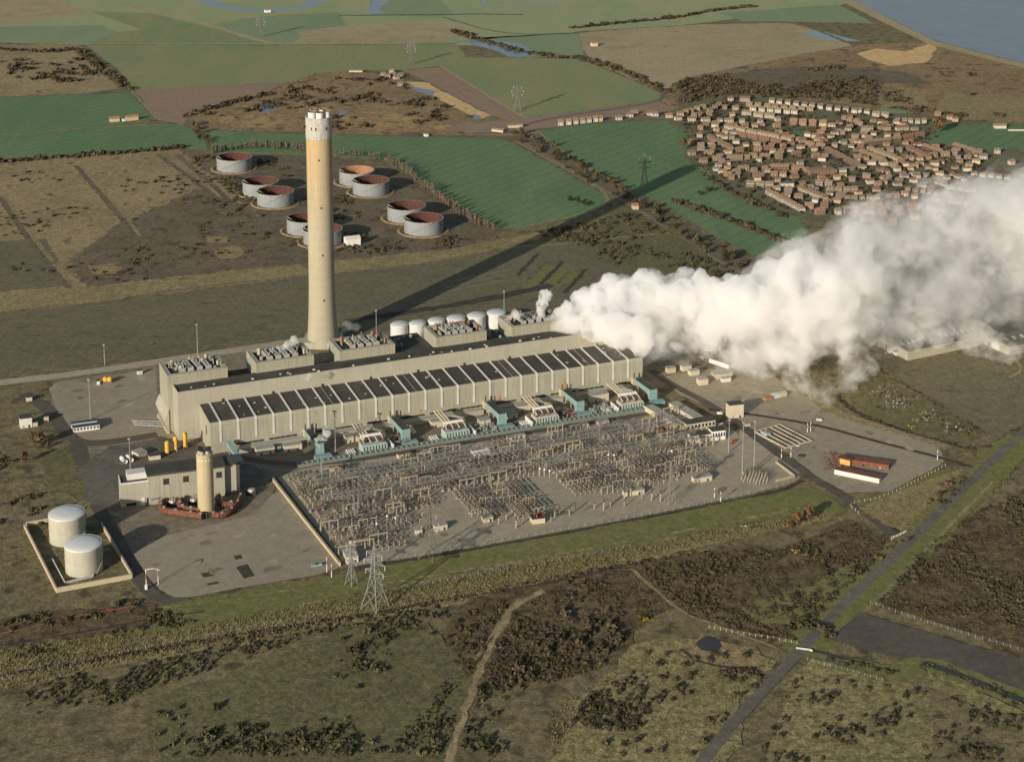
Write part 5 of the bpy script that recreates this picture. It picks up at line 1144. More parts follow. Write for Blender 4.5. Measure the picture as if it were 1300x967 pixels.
row(A_(860,735), A_(1055,820), 4, 'cream','brown','cream terrace in the second diagonal row behind the white one','second diagonal row of cream terraces', .92, 3)
t = thing('flat_roof_hall', 'white flat roofed hall with dark roof inside the diagonal streets', 'hall', A_(790,715), .1); MB().box(-9,9,0,9,0,5).build('wall', W_WHITE, t); MB().box(-9.4,9.4,-.4,9.4,5.02,5.6).build('roof', R_GREY, t); placed.append((A_(790,705), 10))
row(A_(985,705), A_(1115,712), 2, 'white','tan','white terrace below the school','white terraces below the school', .92, 3)
row(A_(1070,755), A_(1300,755), 4, 'cream','tan','cream terrace second row below the school','second row of cream terraces below the school', .92, 3)
row(A_(1140,815), A_(1300,810), 3, 'cream','tan','cream bungalow row third below the school','third row of bungalows below the school', .9, 3, h=3.4)
for x, y, w, r, wl in ((1030,915,13,'orange','brick'),(1155,915,9,'tan','white'),(1190,905,9,'grey','white'),(1255,905,14,'orange','brick'),(945,875,12,'tan','buff'),(875,810,10,'tan','buff'),(800,760,10,'tan','buff'),(1060,870,9,'brown','brick')):
    house(A_(x,y), .1+rv.uniform(-.2,.2), wl, r, 'large orange roofed brick house at the front edge of the village' if r == 'orange' else 'detached house at the front edge of the village', 'orange houses at the front edge' if r == 'orange' else 'houses at the front edge', w, 8, 6, 3.5)
row(B_(370,200), B_(605,205), 5, ('white','buff'),'tan','house in the short upper row beside the right hand green','upper row beside the right green', .8, 1, h=5.5)
for x, y, w, r, wl, lab in ((680,200,11,'tan','white','white house alone at the top right green'),(685,150,9,'orange','buff','orange roofed house above the top right green'),(775,175,10,'red','cream','red roofed house right of the top green'),(810,190,9,'red','cream','second red roofed house right of the top green')): house(B_(x,y), .1, wl, r, lab, None, w)
row(B_(135,262), B_(225,262), 1, 'white','tan','white terrace under the green', None, .95, 4)
row(B_(255,255), B_(345,250), 1, 'cream','brown','cream terrace right of the white one under the green', None, .95, 4)
row(B_(380,255), B_(475,250), 1, 'cream','red','cream terrace with red roof under the green', None, .95, 4)
row(B_(145,360), B_(425,330), 4, 'brick','tan','brick terrace in the row climbing to the right','brick terraces in the climbing row', .95, 4)
row(B_(435,320), B_(595,305), 2, 'brick','red','red terrace at the top of the climbing row','red terraces at the top of the climbing row', .95, 4)
row(B_(450,390), B_(610,465), 3, 'buff','red','red roofed terrace, left of the two short diagonals on the right side','left short diagonal on the right', .95, 4)
row(B_(560,380), B_(705,430), 3, 'brick','tan','brick terrace, right of the two short diagonals on the right side','right short diagonal on the right', .95, 4)
row(B_(110,420), B_(285,485), 3, 'buff','tan','buff terrace stepping down left of the middle road','buff terraces left of middle road', .95, 4)
row(B_(215,415), B_(430,490), 4, 'cream','tan','cream terrace stepping down in the middle of the right side','cream terraces, middle right', .95, 3)
row(B_(90,515), B_(240,500), 1, 'white','grey','very long low white block beside the diagonal street', None, .98, 6, h=3.4)
row(B_(780,375), B_(935,420), 3, 'brick','tan','brick terrace at the far right of the village by the green','far right terraces by the green', .95, 4)
row(B_(0,470), B_(100,510), 2, 'brick','brown','dark terrace at the top of the diagonal street','dark terraces at top of diagonal street', .95, 4)
for x, y, w, r, wl in ((970,425,14,'tan','buff'),(650,450,14,'tan','buff'),(740,440,13,'tan','buff'),(360,520,14,'tan','buff'),(420,500,10,'brown','brick'),(1010,460,12,'grey','white'),(1110,420,9,'tan','white'),(1220,500,9,'orange','cream')): house(B_(x,y), rv.uniform(-.1,.4), wl, r, 'buff house among the gardens on the right side of the village', 'houses among the right gardens', w)
for a, b, n, wl, lab in ((B_(760,575),B_(870,620),3,'white','white bungalow in the slanting row near the steam'),(B_(915,575),B_(1210,610),5,'white','white bungalow in the long row running into the steam'),(B_(650,630),B_(785,680),3,'white','white bungalow in the second slanting row near the steam'),(B_(820,690),B_(965,695),3,'white','white bungalow just above the steam edge'),(B_(755,775),B_(905,785),3,'white','white bungalow touching the steam edge'),(B_(555,705),B_(685,720),3,'cream','cream bungalow on the lower right street'),(B_(605,830),B_(735,840),3,'cream','cream bungalow at the bottom right by the steam'),
    (B_(0,690),B_(105,690),2,'white','white bungalow in the lower middle row'),(B_(0,750),B_(275,745),5,'cream','cream bungalow in the second lower middle row'),(B_(130,800),B_(410,790),5,'buff','buff bungalow in the third lower middle row'),(B_(260,600),B_(330,620),2,'white','white bungalow by the road bend'),(B_(360,650),B_(430,645),1,'white','white gabled house standing out in the lower middle'),(B_(440,690),B_(545,700),2,'buff','buff house on the lower road'),(B_(300,735),B_(410,745),2,'brick','brick house on the lower road'),(B_(470,575),B_(560,585),2,'white','white bungalow in the middle right gardens')):
    row(a, b, n, wl, ('tan','brown','grey'), lab, lab+' row' if n > 1 else None, .8, 1, h=3.3, rh=2.6)
for x, y, w, r, wl in ((75,850,15,'orange','brick'),(45,855,9,'orange','brick'),(190,860,13,'grey','white'),(290,870,10,'red','brick'),(400,840,12,'tan','buff'),(515,830,15,'orange','brick'),(360,935,11,'orange','brick'),(520,895,9,'orange','cream'),(180,905,14,'red','brick'),(685,895,10,'tan','white'),(720,940,9,'tan','buff')): house(B_(x,y), .1, wl, r, 'tall brick house with orange roof along the front row by the steam' if wl == 'brick' else 'pale house along the front row by the steam', 'brick houses along the front row' if wl == 'brick' else 'pale houses along the front row', w, 8, 6, 3.6)
# settlement along the far road: white houses and cottages
for i, (x, y) in enumerate(((712,160),(722,159),(731,158),(740,157),(748,156),(756,155),(762,154.5))): house(P(x,y), .05+rv.uniform(-.2,.3), 'white' if i % 3 else 'cream', ('orange','tan')[i % 2], 'white house in the short line beside the far road', 'white houses beside the far road', 9, 8, 6, 3.5)
for x, y, r in ((706,160.5,'grey'),(786,153,'grey'),(800,149,'brown'),(806,146,'tan'),(826,147,'red'),(832,148,'grey'),(850,150,'orange'),(856,153,'tan'),(864,148,'orange')): house(P(x,y), .1, 'white', r, 'cottage strung along the far road between white houses and village', 'cottages along the far road', 11, 8, 4.5, 3)
t = thing('farm_yard_shed', 'long pale shed at the crossing of field road and hedge', 'shed', P(646,163), .2); MB().box(0,22,0,8,0,4).build('wall', TAN, t); MB().gable(0,22,0,8,4.02,2).build('roof', R_TAN, t)
t = thing('farm_yard_shed', 'short pale shed left of the field crossing', 'shed', P(624,167), -.5); MB().box(0,20,0,6,0,3.5).build('wall', TAN, t); MB().gable(0,20,0,6,3.52,1.8).build('roof', R_TAN, t)
for i, (x, y) in enumerate(((486,97),(492,99),(499,97),(504,101),(509,98),(497,93),(508,110))): house(P(x,y), rv.uniform(-.5,.5), 'white' if i % 2 else 'buff', ('grey','tan')[i % 2], 'grey farm building in the cluster at the far end of the ploughed field', 'farm cluster by the ploughed field', 10, 8, 4, 3)
t = thing('glasshouse', 'long low pale building at the edge of the far field', 'shed', P(443,92), 0); MB().box(0,24,0,7,0,3).build('wall', W_CREAM, t); MB().gable(0,24,0,7,3.02,1.6).build('roof', R_GREY, t)
t = thing('sports_pavilion', 'white pavilion at the right edge by the playing field', 'pavilion', P(1263,163.5), .05); MB().box(0,18,0,9,0,4.5).build('wall', W_WHITE, t); MB().gable(0,18,0,9,4.52,3).build('roof', R_TAN, t)
t = thing('wall', 'long white wall right of the pavilion', 'wall', P(1280,166.5), .02); MB().box(0,60,0,1,0,2.4).build('slab', W_WHITE, t)
# fill the remaining plots
vil = [P(*q) for q in ((874,176),(905,150),(960,160),(1030,172),(1080,150),(1160,160),(1172,184),(1245,196),(1250,210),(1200,240),(1190,262),(1140,280),(1085,280),(1020,268),(960,246),(900,214))]
xs = [p.x for p in vil]; ys = [p.y for p in vil]
for _ in range(2500):
    if NH[0] >= 296: break
    p = Vector((rv.uniform(min(xs),max(xs)), rv.uniform(min(ys),max(ys)), 0))
    if not inside(p.x, p.y, vil): continue
    if any((q-p).length < r+9 for q, r in placed): continue
    wl = rv.choice(('buff','white','brick','cream','buff')); house(p, ANG*rv.choice((.4,-.5,.6))+rv.uniform(-.2,.2), wl, rv.choice(('tan','brown','tan','red','orange','grey')), 'small %s house tucked between the village rows' % wl, 'small %s houses between the rows' % wl, rv.choice((9,10,12)), 7, rv.choice((3.4,5,5.2)), 2.8)
print('houses', NH[0])
# houses beyond the three hundred nearest: one mass
mb = MB(); far = 0
for _ in range(6000):
    if far >= 150: break
    p = Vector((rv.uniform(min(xs),max(xs)), rv.uniform(min(ys),max(ys)), 0))
    if not inside(p.x, p.y, vil) or any((q-p).length < r+6.5 for q, r in placed): continue
    rz = ANG*rv.choice((.4,-.5,.6))+rv.uniform(-.2,.2); w_, d_, h_ = rv.choice((8,9,11)), 6.5, rv.choice((3.2,4.8)); s = MB(); wi, ri = rv.randrange(4), 4+rv.randrange(5)
    s.box(-w_/2,w_/2,0,d_,0,h_,wi); s.gable(-w_/2,w_/2,0,d_,h_+.02,2.6,0,.4,ri); c_, s_ = math.cos(rz), math.sin(rz); n = len(mb.v)
    mb.v += [(p.x+v[0]*c_-v[1]*s_, p.y+v[0]*s_+v[1]*c_, v[2]) for v in s.v]; mb.f += [[i+n for i in q] for q in s.f]; mb.m += s.m; placed.append((p, 4)); far += 1
tag(mb.build('village_houses', list(WALLS.values())+list(ROOFS.values())), 'small houses and sheds filling the gaps between the village streets', 'houses', None, 'stuff')
print('far', far)
# ================================================================== VEGETATION
rg = random.Random(21)
F_BROWN = fmat('bare_twigs', (.15,.122,.088), (.2,.16,.11)); F_DARK = fmat('dark_thorn', (.045,.042,.026), (.075,.067,.04)); F_OLIVE = fmat('olive_leaf', (.085,.085,.042), (.12,.112,.058))
F_BRAM = fmat('bramble', (.085,.067,.041), (.12,.097,.058)); F_RUSTL = fmat('rust_leaf', (.15,.09,.045), (.11,.075,.04)); F_REED = fmat('reed', (.22,.18,.095), (.15,.13,.065)); F_YEL = fmat('yellow_leaf', (.3,.22,.05), (.2,.15,.04)); BARK = fmat('bark', (.12,.095,.065), (.08,.065,.045))
def tree_src(name, h, rx, crown, n, q, seed, zc=.62, rz=.4, lab='x', cat='tree'):
    r = random.Random(seed); t = thing(name, lab, cat, (0,0,0)); mb = MB(); mb.lathe([(h*.028,0),(h*.018,h*.4),(h*.006,h*.85)], 6)
    for k in range(5):
        a = r.uniform(0,6.3); z = h*r.uniform(.25,.6); mb.bar((0,0,z),(math.cos(a)*rx*.7,math.sin(a)*rx*.7,z+h*r.uniform(.15,.3)),h*.014,h*.005)
    mb.build('trunk', BARK, t); mb = MB()
    for k in range(6): 
        a = r.uniform(0,6.3); d = r.uniform(.1,.55)*rx; mb.clump((math.cos(a)*d,math.sin(a)*d,h*(zc+r.uniform(-.16,.16))), rx*r.uniform(.45,.75), rx*r.uniform(.45,.75), h*rz*r.uniform(.5,.8), n//6, q, r)
    mb.build('crown', crown, t); return t
POP = [Spread(tree_src('bare_poplar', 13+i, 2.0, F_BROWN, 110, .6, 40+i, .52, .55)) for i in range(3)]
RND = [Spread(tree_src('hedge_tree', 6+i, 3.6, [F_BRAM,F_DARK,F_OLIVE,F_RUSTL][i], 130, .75, 60+i, .58, .42)) for i in range(4)]
def put(sp, p, s, lab, grp, rz=None): return sp.put(p, rg.uniform(0,6.3), (s,s,s*rg.uniform(.85,1.2)), lab, grp)
def line_pts(px, n, jit):
    w = smooth_line([P(x,y) for x, y in px], 2); tot = sum((b-a).length for a, b in zip(w, w[1:])); out = []
    for k in range(n):
        d = tot*(k+rg.random()*.8)/n
        for a, b in zip(w, w[1:]):
            if d <= (b-a).length: out.append(a+(b-a).normalized()*d+Vector((rg.uniform(-jit,jit), rg.uniform(-jit,jit), 0))); break
            d -= (b-a).length
    return out
for q in line_pts([(268,196),(300,190),(340,188),(392,192)], 50, 3): put(rg.choice(POP), q, rg.uniform(.75,1.15), 'bare brown poplar in the straight screen behind the oil tank standing apart', 'poplars of the straight screen')
for q in line_pts([(428,198),(470,200),(505,212),(530,232),(560,254),(590,278),(625,294)], 95, 4): put(rg.choice(POP), q, rg.uniform(.7,1.1), 'bare brown poplar in the curved screen between oil tanks and green field', 'poplars of the curved screen')
for q in line_pts([(246,160),(254,172),(264,186)], 10, 6): put(rg.choice(RND), q, rg.uniform(.8,1.4), 'bushy tree in the short clump at the corner of the green field', 'trees at the green field corner')
for q in line_pts([(658,172),(720,208),(790,246),(840,278),(905,322),(975,352)], 80, 15): put(rg.choice(RND[:3]+RND[:2]+RND), q, rg.uniform(.7,1.5), 'hedgerow tree in the long belt across the chimney shadow', 'hedgerow trees crossing the chimney shadow')
for q in line_pts([(880,250),(905,243),(925,236)], 6, 5)+line_pts([(722,256),(735,258),(742,262)], 5, 5): put(RND[1], q, rg.uniform(.7,1.1), 'dark thorn tree on its own in the green fields near the shadow', 'thorn trees near the shadow')
for x, y, s, lab in ((866,190,1.8,'big rust brown tree at the left corner of the village'),(1190,170,2.6,'large bare brown tree on the green at the right'),(48,566,1.9,'large rust and olive bush tree in the left roundabout island'),(30,588,1.1,'orange bush by the verge at far left'),(1026,662,1.3,'rust brown tree in the scrub below the verge'),(1012,668,1.2,'second rust brown tree in the scrub below the verge'),(1000,672,1.0,'third rust tree, left end of the rusty clump in the scrub')):
    put(RND[3], P(x,y), s, lab, None)
for q in [P(rg.uniform(870,1290), rg.uniform(130,285)) for _ in range(200)]:
    if inside(q.x, q.y, vil) and all((c-q).length > r+2.5 for c, r in placed) and rg.random() < .9: put(rg.choice(RND[:3]), q, rg.uniform(.45,.95), 'small dark garden tree between the village houses', 'garden trees in the village')
for q in line_pts([(44,560),(50,570),(58,566)], 5, 4): put(RND[2], q, rg.uniform(.6,.9), 'olive bush on the left roundabout island', 'bushes on the left roundabout island')
# bushes of the scrub: the nearest as things of their own, the rest as one mass each
def bush_mesh(i, mat, n=40, q=.66):
    r = random.Random(100+i); mb = MB()
    for k in range(4): mb.clump((r.uniform(-1.3,1.3), r.uniform(-1.3,1.3), r.uniform(.6,1.2)), r.uniform(.9,1.6), r.uniform(.9,1.6), r.uniform(.7,1.3), n//4, q, r)
    return mb
BM = {}
for k, m in (('dark',F_DARK),('bram',F_BRAM),('olive',F_OLIVE),('rust',F_RUSTL),('yel',F_YEL)): BM[k] = [bush_mesh(i+len(BM)*7, m) for i in range(4)]
BME = {k: [b.mesh('bush', m) for b in v] for (k, v), m in zip(BM.items(), (F_DARK,F_BRAM,F_OLIVE,F_RUSTL,F_YEL))}
CLEAR = [(w, r) for w, r in ((smooth_line([P(*q) for q in ((560,1000),(600,870),(622,820),(640,790),(655,766),(690,750))], 2), 4.6), (smooth_line([P(*q) for q in ((800,722),(832,748),(866,780),(915,796),(985,822))], 2), 3.5), (smooth_line([P(*q) for q in ((860,1010),(920,930),(975,870),(1020,822),(1070,768),(1155,688),(1235,608),(1300,548))], 1), 6.5))]
def blocked(p):
    for w, r in CLEAR:
        for a, b in zip(w, w[1:]):
            d = b-a; t = max(0, min(1, (p-a).dot(d)/d.length_squared))
            if (a+d*t-p).length < r: return True
    return False
def in_px(poly, n, clump=None):
    w = [P(x,y) for x, y in poly]; x0, x1 = min(p.x for p in w), max(p.x for p in w); y0, y1 = min(p.y for p in w), max(p.y for p in w); out = []; tries = 0
    while len(out) < n and tries < n*60:
        tries += 1; p = Vector((rg.uniform(x0,x1), rg.uniform(y0,y1), 0))
        if not inside(p.x, p.y, w): continue
        if clump is not None and mnoise.noise(Vector((p.x*clump, p.y*clump, 7.7)))+.35*mnoise.noise(Vector((p.x*clump*4, p.y*clump*4, 1.7))) < rg.uniform(-.05,.25): continue
        if blocked(p): continue
        out.append(p)
    return out
def mass(name, pts, keys, smin, smax, flat=1.0, cap=None):
    groups = {}
    for p in pts:
        k = rg.choice(keys); groups.setdefault(k, MB()); src = rg.choice(BM[k]); s = rg.uniform(smin,smax); a = rg.uniform(0,6.3); c, d = math.cos(a)*s, math.sin(a)*s; sz = s*flat*rg.uniform(.7,1.2); n = len(groups[k].v)
        groups[k].v += [(p.x+v[0]*c-v[1]*d, p.y+v[0]*d+v[1]*c, v[2]*sz+.1) for v in src.v]; groups[k].f += [[i+n for i in f] for f in src.f]; groups[k].m += [0]*len(src.f)
    for k, mb in groups.items():
        tag(mb.build(name, {'dark':F_DARK,'bram':F_BRAM,'olive':F_OLIVE,'rust':F_RUSTL,'yel':F_YEL}[k]), {'dark':'dark thorn thicket spread over ','bram':'brown bramble thicket spread over ','olive':'olive green undergrowth spread over ','rust':'rust brown undergrowth spread over ','yel':'yellow undergrowth spread over '}[k]+{'scrub_thicket':'the lower scrubland','heath_scrub':'the heath beyond the village','tank_scrub':'the rough ground round the oil tanks','ditch_scrub':'the ditches and banks','garden_shrubs':'the village gardens'}[name], 'undergrowth', None, 'stuff')
nb = 0
def bushes(pts, keys, smin, smax, lab, grp):
    global nb
    for p in pts:
        if nb >= 290: break
        me = rg.choice(BME[rg.choice(keys)]); o = bpy.data.objects.new('bush', me); COL.objects.link(o); s = rg.uniform(smin,smax); o.location = p; o.rotation_euler = (0,0,rg.uniform(0,6.3)); o.scale = (s,s,s*rg.uniform(.8,1.2)); tag(o, lab, 'bush', grp); nb += 1
SC1 = [(430,805),(540,792),(600,850),(640,880),(640,960),(240,960),(300,860)]
bushes(in_px(SC1, 110, .02), ('dark','dark','olive'), .8, 1.7, 'dark round bush on the grazed turf at the bottom centre', 'bushes on the grazed turf')
bushes(in_px([(200,880),(260,850),(300,870),(280,960),(200,960)], 20, .02), ('dark','olive'), .7, 1.3, 'dark bush at the lower left edge of the grazed turf', 'bushes left of the grazed turf')
SC2 = [(565,805),(625,750),(760,730),(900,705),(1000,695),(1080,665),(1125,682),(1110,715),(1010,810),(960,806),(850,768),(800,800),(760,850),(640,880),(580,850)]
bushes(in_px([(640,800),(700,770),(800,800),(760,850),(650,870)], 70, .03), ('dark','bram','bram'), 1.0, 2.1, 'brown thorn bush in the scrub right of the sandy track', 'bushes right of the sandy track')
bushes(in_px([(740,890),(820,825),(960,830),(985,845),(940,900),(880,960),(700,960)], 45, .03), ('dark','bram'), .8, 1.6, 'dark bush scattered on the dry grass near the pond', 'bushes on the dry grass near the pond')
bushes(line_pts([(1004,800),(1012,790),(1030,796),(1048,800),(1052,812)], 14, 3), ('dark','bram'), 1.2, 2.0, 'dark bush beside the crossroads on the lower road', 'bushes beside the crossroads')
for x, y, k, lab in ((1010,700,'yel','single yellow bush in the dark scrub below the verge'),(1116,709,'rust','rust bush at the left side of the main road'),(817,786,'yel','lone yellow bush in the central scrub'),(1157,542,'yel','bright yellow bush on the bank of the east yard'),(1205,615,'rust','orange bush beside the main road verge')):
    o = bpy.data.objects.new('bush', BME[k][0]); COL.objects.link(o); o.location = P(x,y); o.scale = (1.5,)*3; tag(o, lab, 'bush')
mass('scrub_thicket', in_px(SC2, 700, .02), ('dark','bram','bram'), .6, 1.4, .75)
mass('scrub_thicket', in_px(SC2, 4200, .07), ('dark','bram','bram','bram','olive'), .3, .85, .65)
mass('scrub_thicket', in_px([(1118,760),(1135,745),(1175,700),(1225,662),(1330,610),(1330,830),(1290,830),(1190,788)], 600, .022), ('dark','bram','bram','olive'), .6, 1.4, .75)
mass('scrub_thicket', in_px([(1112,770),(1130,745),(1170,700),(1225,658),(1330,606),(1330,830),(1290,830),(1190,788)], 3600, .07), ('dark','bram','bram','bram','olive'), .3, .85, .65)
mass('scrub_thicket', in_px(SC1, 520, .02)+in_px([(-20,830),(60,812),(180,796),(200,772),(250,790),(170,810),(-20,845)], 160, .03)+in_px([(-20,878),(100,850),(330,806),(470,784),(560,768),(600,800),(430,800),(200,870),(-20,967)], 500, .022), ('dark','bram','olive'), .35, 1.05, .85)
mass('scrub_thicket', in_px([(700,960),(760,860),(960,850),(990,860),(900,960)], 260, .02)+in_px([(960,967),(1010,850),(1180,880),(1300,905),(1300,967)], 160, .03), ('dark','bram'), .5, 1.3, .8)
mass('ditch_scrub', line_pts([(-60,868),(120,840),(330,802),(480,780),(560,764),(600,756)], 200, 2.5)+line_pts([(905,771),(960,793),(1010,812)], 70, 2)+line_pts([(808,716),(840,745),(872,775),(920,790),(985,815)], 110, 2.5)+line_pts([(640,746),(720,732),(800,716),(900,700)], 60, 1.6)+line_pts([(1060,500),(1085,525),(1140,545),(1200,562),(1240,572)], 70, 2)+line_pts([(1090,455),(1150,490),(1215,530),(1250,550)], 60, 2)+line_pts([(1120,700),(1140,690),(1160,678)], 20, 4)+line_pts([(1188,640),(1200,628),(1210,616),(1225,606)], 60, 7)+line_pts([(1054,840),(1100,846),(1140,856)], 30, 2)+line_pts([(1170,840),(1210,855),(1260,875),(1300,893)], 40, 5), ('dark','bram','bram'), .4, 1.1, .8)
mass('ditch_scrub', in_px([(0,640),(45,625),(112,650),(95,668),(0,668)], 90, .06)+in_px([(0,790),(60,775),(160,760),(200,772),(160,780),(0,808)], 50, .05), ('olive','bram','rust','dark'), .6, 1.4, .9)
mass('ditch_scrub', in_px([(-20,565),(22,585),(0,600)], 20)+line_pts([(-40,590),(30,584)], 20, 3)+in_px([(1120,480),(1240,545),(1240,556),(1190,550),(1100,520)], 60, .05), ('olive','bram'), .5, 1.1, .9)
mass('tank_scrub', in_px([(230,196),(330,200),(440,250),(500,300),(600,300),(640,300),(560,318),(440,326),(395,322),(330,275)], 520, .02)+in_px([(0,210),(100,200),(228,190),(330,262),(392,330),(300,345),(90,368),(0,375)], 220, .012), ('bram','bram','dark','olive'), .8, 1.8, .7)
mass('tank_scrub', in_px([(640,300),(700,292),(800,270),(900,330),(960,360),(950,420),(850,360),(720,320)], 360, .015), ('bram','dark','olive'), .9, 2.2, .7)
mass('heath_scrub', in_px([(862,104),(960,88),(1060,84),(1150,90),(1300,95),(1300,150),(1220,150),(1060,128),(930,126),(862,136)], 750, .006)+line_pts([(740,74),(800,92),(836,114),(850,118)], 60, 9)+line_pts([(576,40),(620,54),(690,72),(738,74)], 60, 9)+line_pts([(0,62),(70,68),(98,60),(118,80),(140,98),(166,114)], 110, 8)+in_px([(0,70),(100,66),(160,112),(0,124)], 90, .01)+line_pts([(725,36),(790,29),(860,23),(900,14),(960,8)], 90, 6)+line_pts([(0,206),(100,199),(230,188)], 90, 4)+line_pts([(234,148),(290,132),(345,118)], 60, 7)+in_px([(240,150),(400,100),(500,100),(600,150),(430,168)], 160, .012)+line_pts([(858,256),(900,270),(960,292),(1000,310)], 60, 4)+line_pts([(890,220),(940,252),(1000,276)], 40, 3), ('bram','dark','bram'), 1.3, 3.4, .8)
mass('garden_shrubs', [q for q in in_px([(855,150),(905,130),(1000,132),(1180,158),(1195,185),(1250,200),(1240,240),(1195,265),(1130,285),(1020,272),(945,248),(888,210),(876,178)], 1500) if all((c-q).length > r+1 for c, r in placed)], ('dark','dark','olive','bram'), .8, 2.0, .9)
# reeds and tussocks
def tufts(pts, lab, mat, h, w):
    mb = MB()
    for p in pts:
        for k in range(5):
            a = rg.uniform(0,3.14); c, s = math.cos(a)*w, math.sin(a)*w; x, y = p.x+rg.uniform(-1.2,1.2), p.y+rg.uniform(-1.2,1.2); hh = h*rg.uniform(.5,1.2); lx, ly = rg.uniform(-.5,.5), rg.uniform(-.5,.5)
            mb.add([(x-c,y-s,.1),(x+c,y+s,.1),(x+lx+c*.3,y+ly+s*.3,hh),(x+lx-c*.3,y+ly-s*.3,hh)], [(0,1,2,3)])
    tag(mb.build('reeds', mat), lab, 'reeds', None, 'stuff')
RB = [(-20,832),(60,815),(205,803),(330,780),(480,752),(640,720),(800,697),(950,667),(1055,652),(1045,660),(860,698),(700,737),(560,767),(400,797),(200,834),(-20,880)]
tufts(in_px(RB, 3600), 'pale standing reeds in the wet strip below the verge', F_REED, 1.7, .35)
tufts(in_px([(700,900),(820,830),(960,830),(985,845),(900,960),(700,960)], 900)+in_px([(1090,650),(1200,602),(1220,596),(1195,640),(1160,676),(1120,664)], 800)+in_px([(560,870),(620,780),(690,745),(1000,700),(900,760),(760,800),(640,870)], 500), 'tussocks of dry pale grass between the scrub', F_REED, 1.1, .4)
# ================================================================== STEAM
def steam_mat(name, dens, noise_s, w=.12, thr=(.33,.33), gx=(0,1), lowz=None, fade=1.0, col=.99, big=0.0):
    """scattering vapour: fine billows eaten out of the body, thinner downwind and towards the ground"""
    m = bpy.data.materials.new(name); m.use_nodes = True; nt = m.node_tree; nt.nodes.clear()
    out = nt.nodes.new('ShaderNodeOutputMaterial'); vol = nt.nodes.new('ShaderNodeVolumeScatter'); vol.inputs['Color'].default_value = (col,col,col*.99,1); vol.inputs['Anisotropy'].default_value = 0.0
    v = _pos(nt); f = _noise(nt, v, noise_s, 6, .66, .3); sx = nt.nodes.new('ShaderNodeSeparateXYZ'); nt.links.new(v, sx.inputs[0])
    def mr(src, a, b, c, d, smooth=False):
        n = nt.nodes.new('ShaderNodeMapRange'); n.interpolation_type = 'SMOOTHSTEP' if smooth else 'LINEAR'
        for i, q in enumerate((a,b,c,d)):
            if isinstance(q, (int,float)): n.inputs[i+1].default_value = q
            else: nt.links.new(q, n.inputs[i+1])
        nt.links.new(src, n.inputs[0]); return n.outputs[0]
    def op(o, a, b):
        n = nt.nodes.new('ShaderNodeMath'); n.operation = o
        for i, q in enumerate((a,b)):
            if isinstance(q, (int,float)): n.inputs[i].default_value = q
            else: nt.links.new(q, n.inputs[i])
        return n.outputs[0]
    t = mr(sx.outputs['X'], gx[0], gx[1], thr[0], thr[1])
    if lowz: t = op('ADD', t, mr(sx.outputs['Z'], lowz[0], lowz[1], lowz[2], 0.0))
    t = op('ADD', t, mr(_noise(nt, v, .0085, 2, .5, .3), .32, .68, big, -big))
    d = mr(op('SUBTRACT', f, t), 0.0, w, 0.0, dens, True)
    if fade != 1.0: d = op('MULTIPLY', d, mr(sx.outputs['X'], gx[0], gx[1], 1.0, fade))
    nt.links.new(d, vol.inputs['Density']); nt.links.new(vol.outputs[0], out.inputs['Volume'])
    return m
_bm = bmesh.new(); bmesh.ops.create_icosphere(_bm, subdivisions=2, radius=1.0); ICO_V = [tuple(v.co) for v in _bm.verts]; ICO_F = [[v.index for v in f.verts] for f in _bm.faces]; _bm.free()
def puff_hull(name, blobs, voxel, mat, lab, disp=((9,3.0),(3.5,1.3)), cat='steam'):
    """one closed skin round all the billows"""
    mb = MB()
    for p, r in blobs: mb.add([(p.x+a*r, p.y+b*r, p.z+c*r) for a, b, c in ICO_V], ICO_F)
    me = mb.mesh(name, []); o = bpy.data.objects.new(name, me); COL.objects.link(o); me.materials.append(mat)
    md = o.modifiers.new('Remesh', 'REMESH'); md.mode = 'VOXEL'; md.voxel_size = voxel; md.adaptivity = 0
    for i, (s, a) in enumerate(disp):
        tx = bpy.data.textures.new(name+'_billow', 'CLOUDS'); tx.noise_scale = s; tx.noise_depth = 2
        dm = o.modifiers.new('Displace', 'DISPLACE'); dm.texture = tx; dm.texture_coords = 'GLOBAL'; dm.strength = a*2; dm.mid_level = .5
    dg = bpy.context.evaluated_depsgraph_get(); ev = o.evaluated_get(dg); m2 = bpy.data.meshes.new_from_object(ev); o.modifiers.clear(); o.data = m2
    if not m2.materials: m2.materials.append(mat)
    return tag(o, lab, cat)
rh_ = random.Random(77)
AXIS = [(700,410,50,7),(720,402,54,14),(750,391,57,24),(790,388,60,31),(835,392,60,37),(885,399,60,40),(935,400,62,43),(985,392,66,50),(1040,376,76,58),(1100,356,86,56),(1160,338,94,56),(1220,324,100,60),(1290,310,104,72),(1370,296,108,80),(1450,284,112,84)]
blobs = []
def rdir(): return Vector((rh_.gauss(0,1), rh_.gauss(0,1), rh_.gauss(0,1))).normalized()
def billow(c, r, n1, n2):
    for q in range(n1):
        d = rdir(); r1 = r*rh_.uniform(.26,.42); p = c+d*(r*rh_.uniform(.55,.78))
        if p.z-r1 < 3: continue
        blobs.append((p, r1))
        for k in range(n2):
            d2 = (d+rdir()*.9).normalized(); blobs.append((p+d2*r1*.8, r1*rh_.uniform(.28,.5)))
for i in range(len(AXIS)-1):
    a, b = AXIS[i], AXIS[i+1]; n = 3
    for k in range(n):
        t = k/n; z = a[2]+(b[2]-a[2])*t; r = a[3]+(b[3]-a[3])*t; c = P(a[0]+(b[0]-a[0])*t, a[1]+(b[1]-a[1])*t, z)
        blobs.append((c, r*.66)); billow(c, r, 12, 5 if i < 9 else 3)
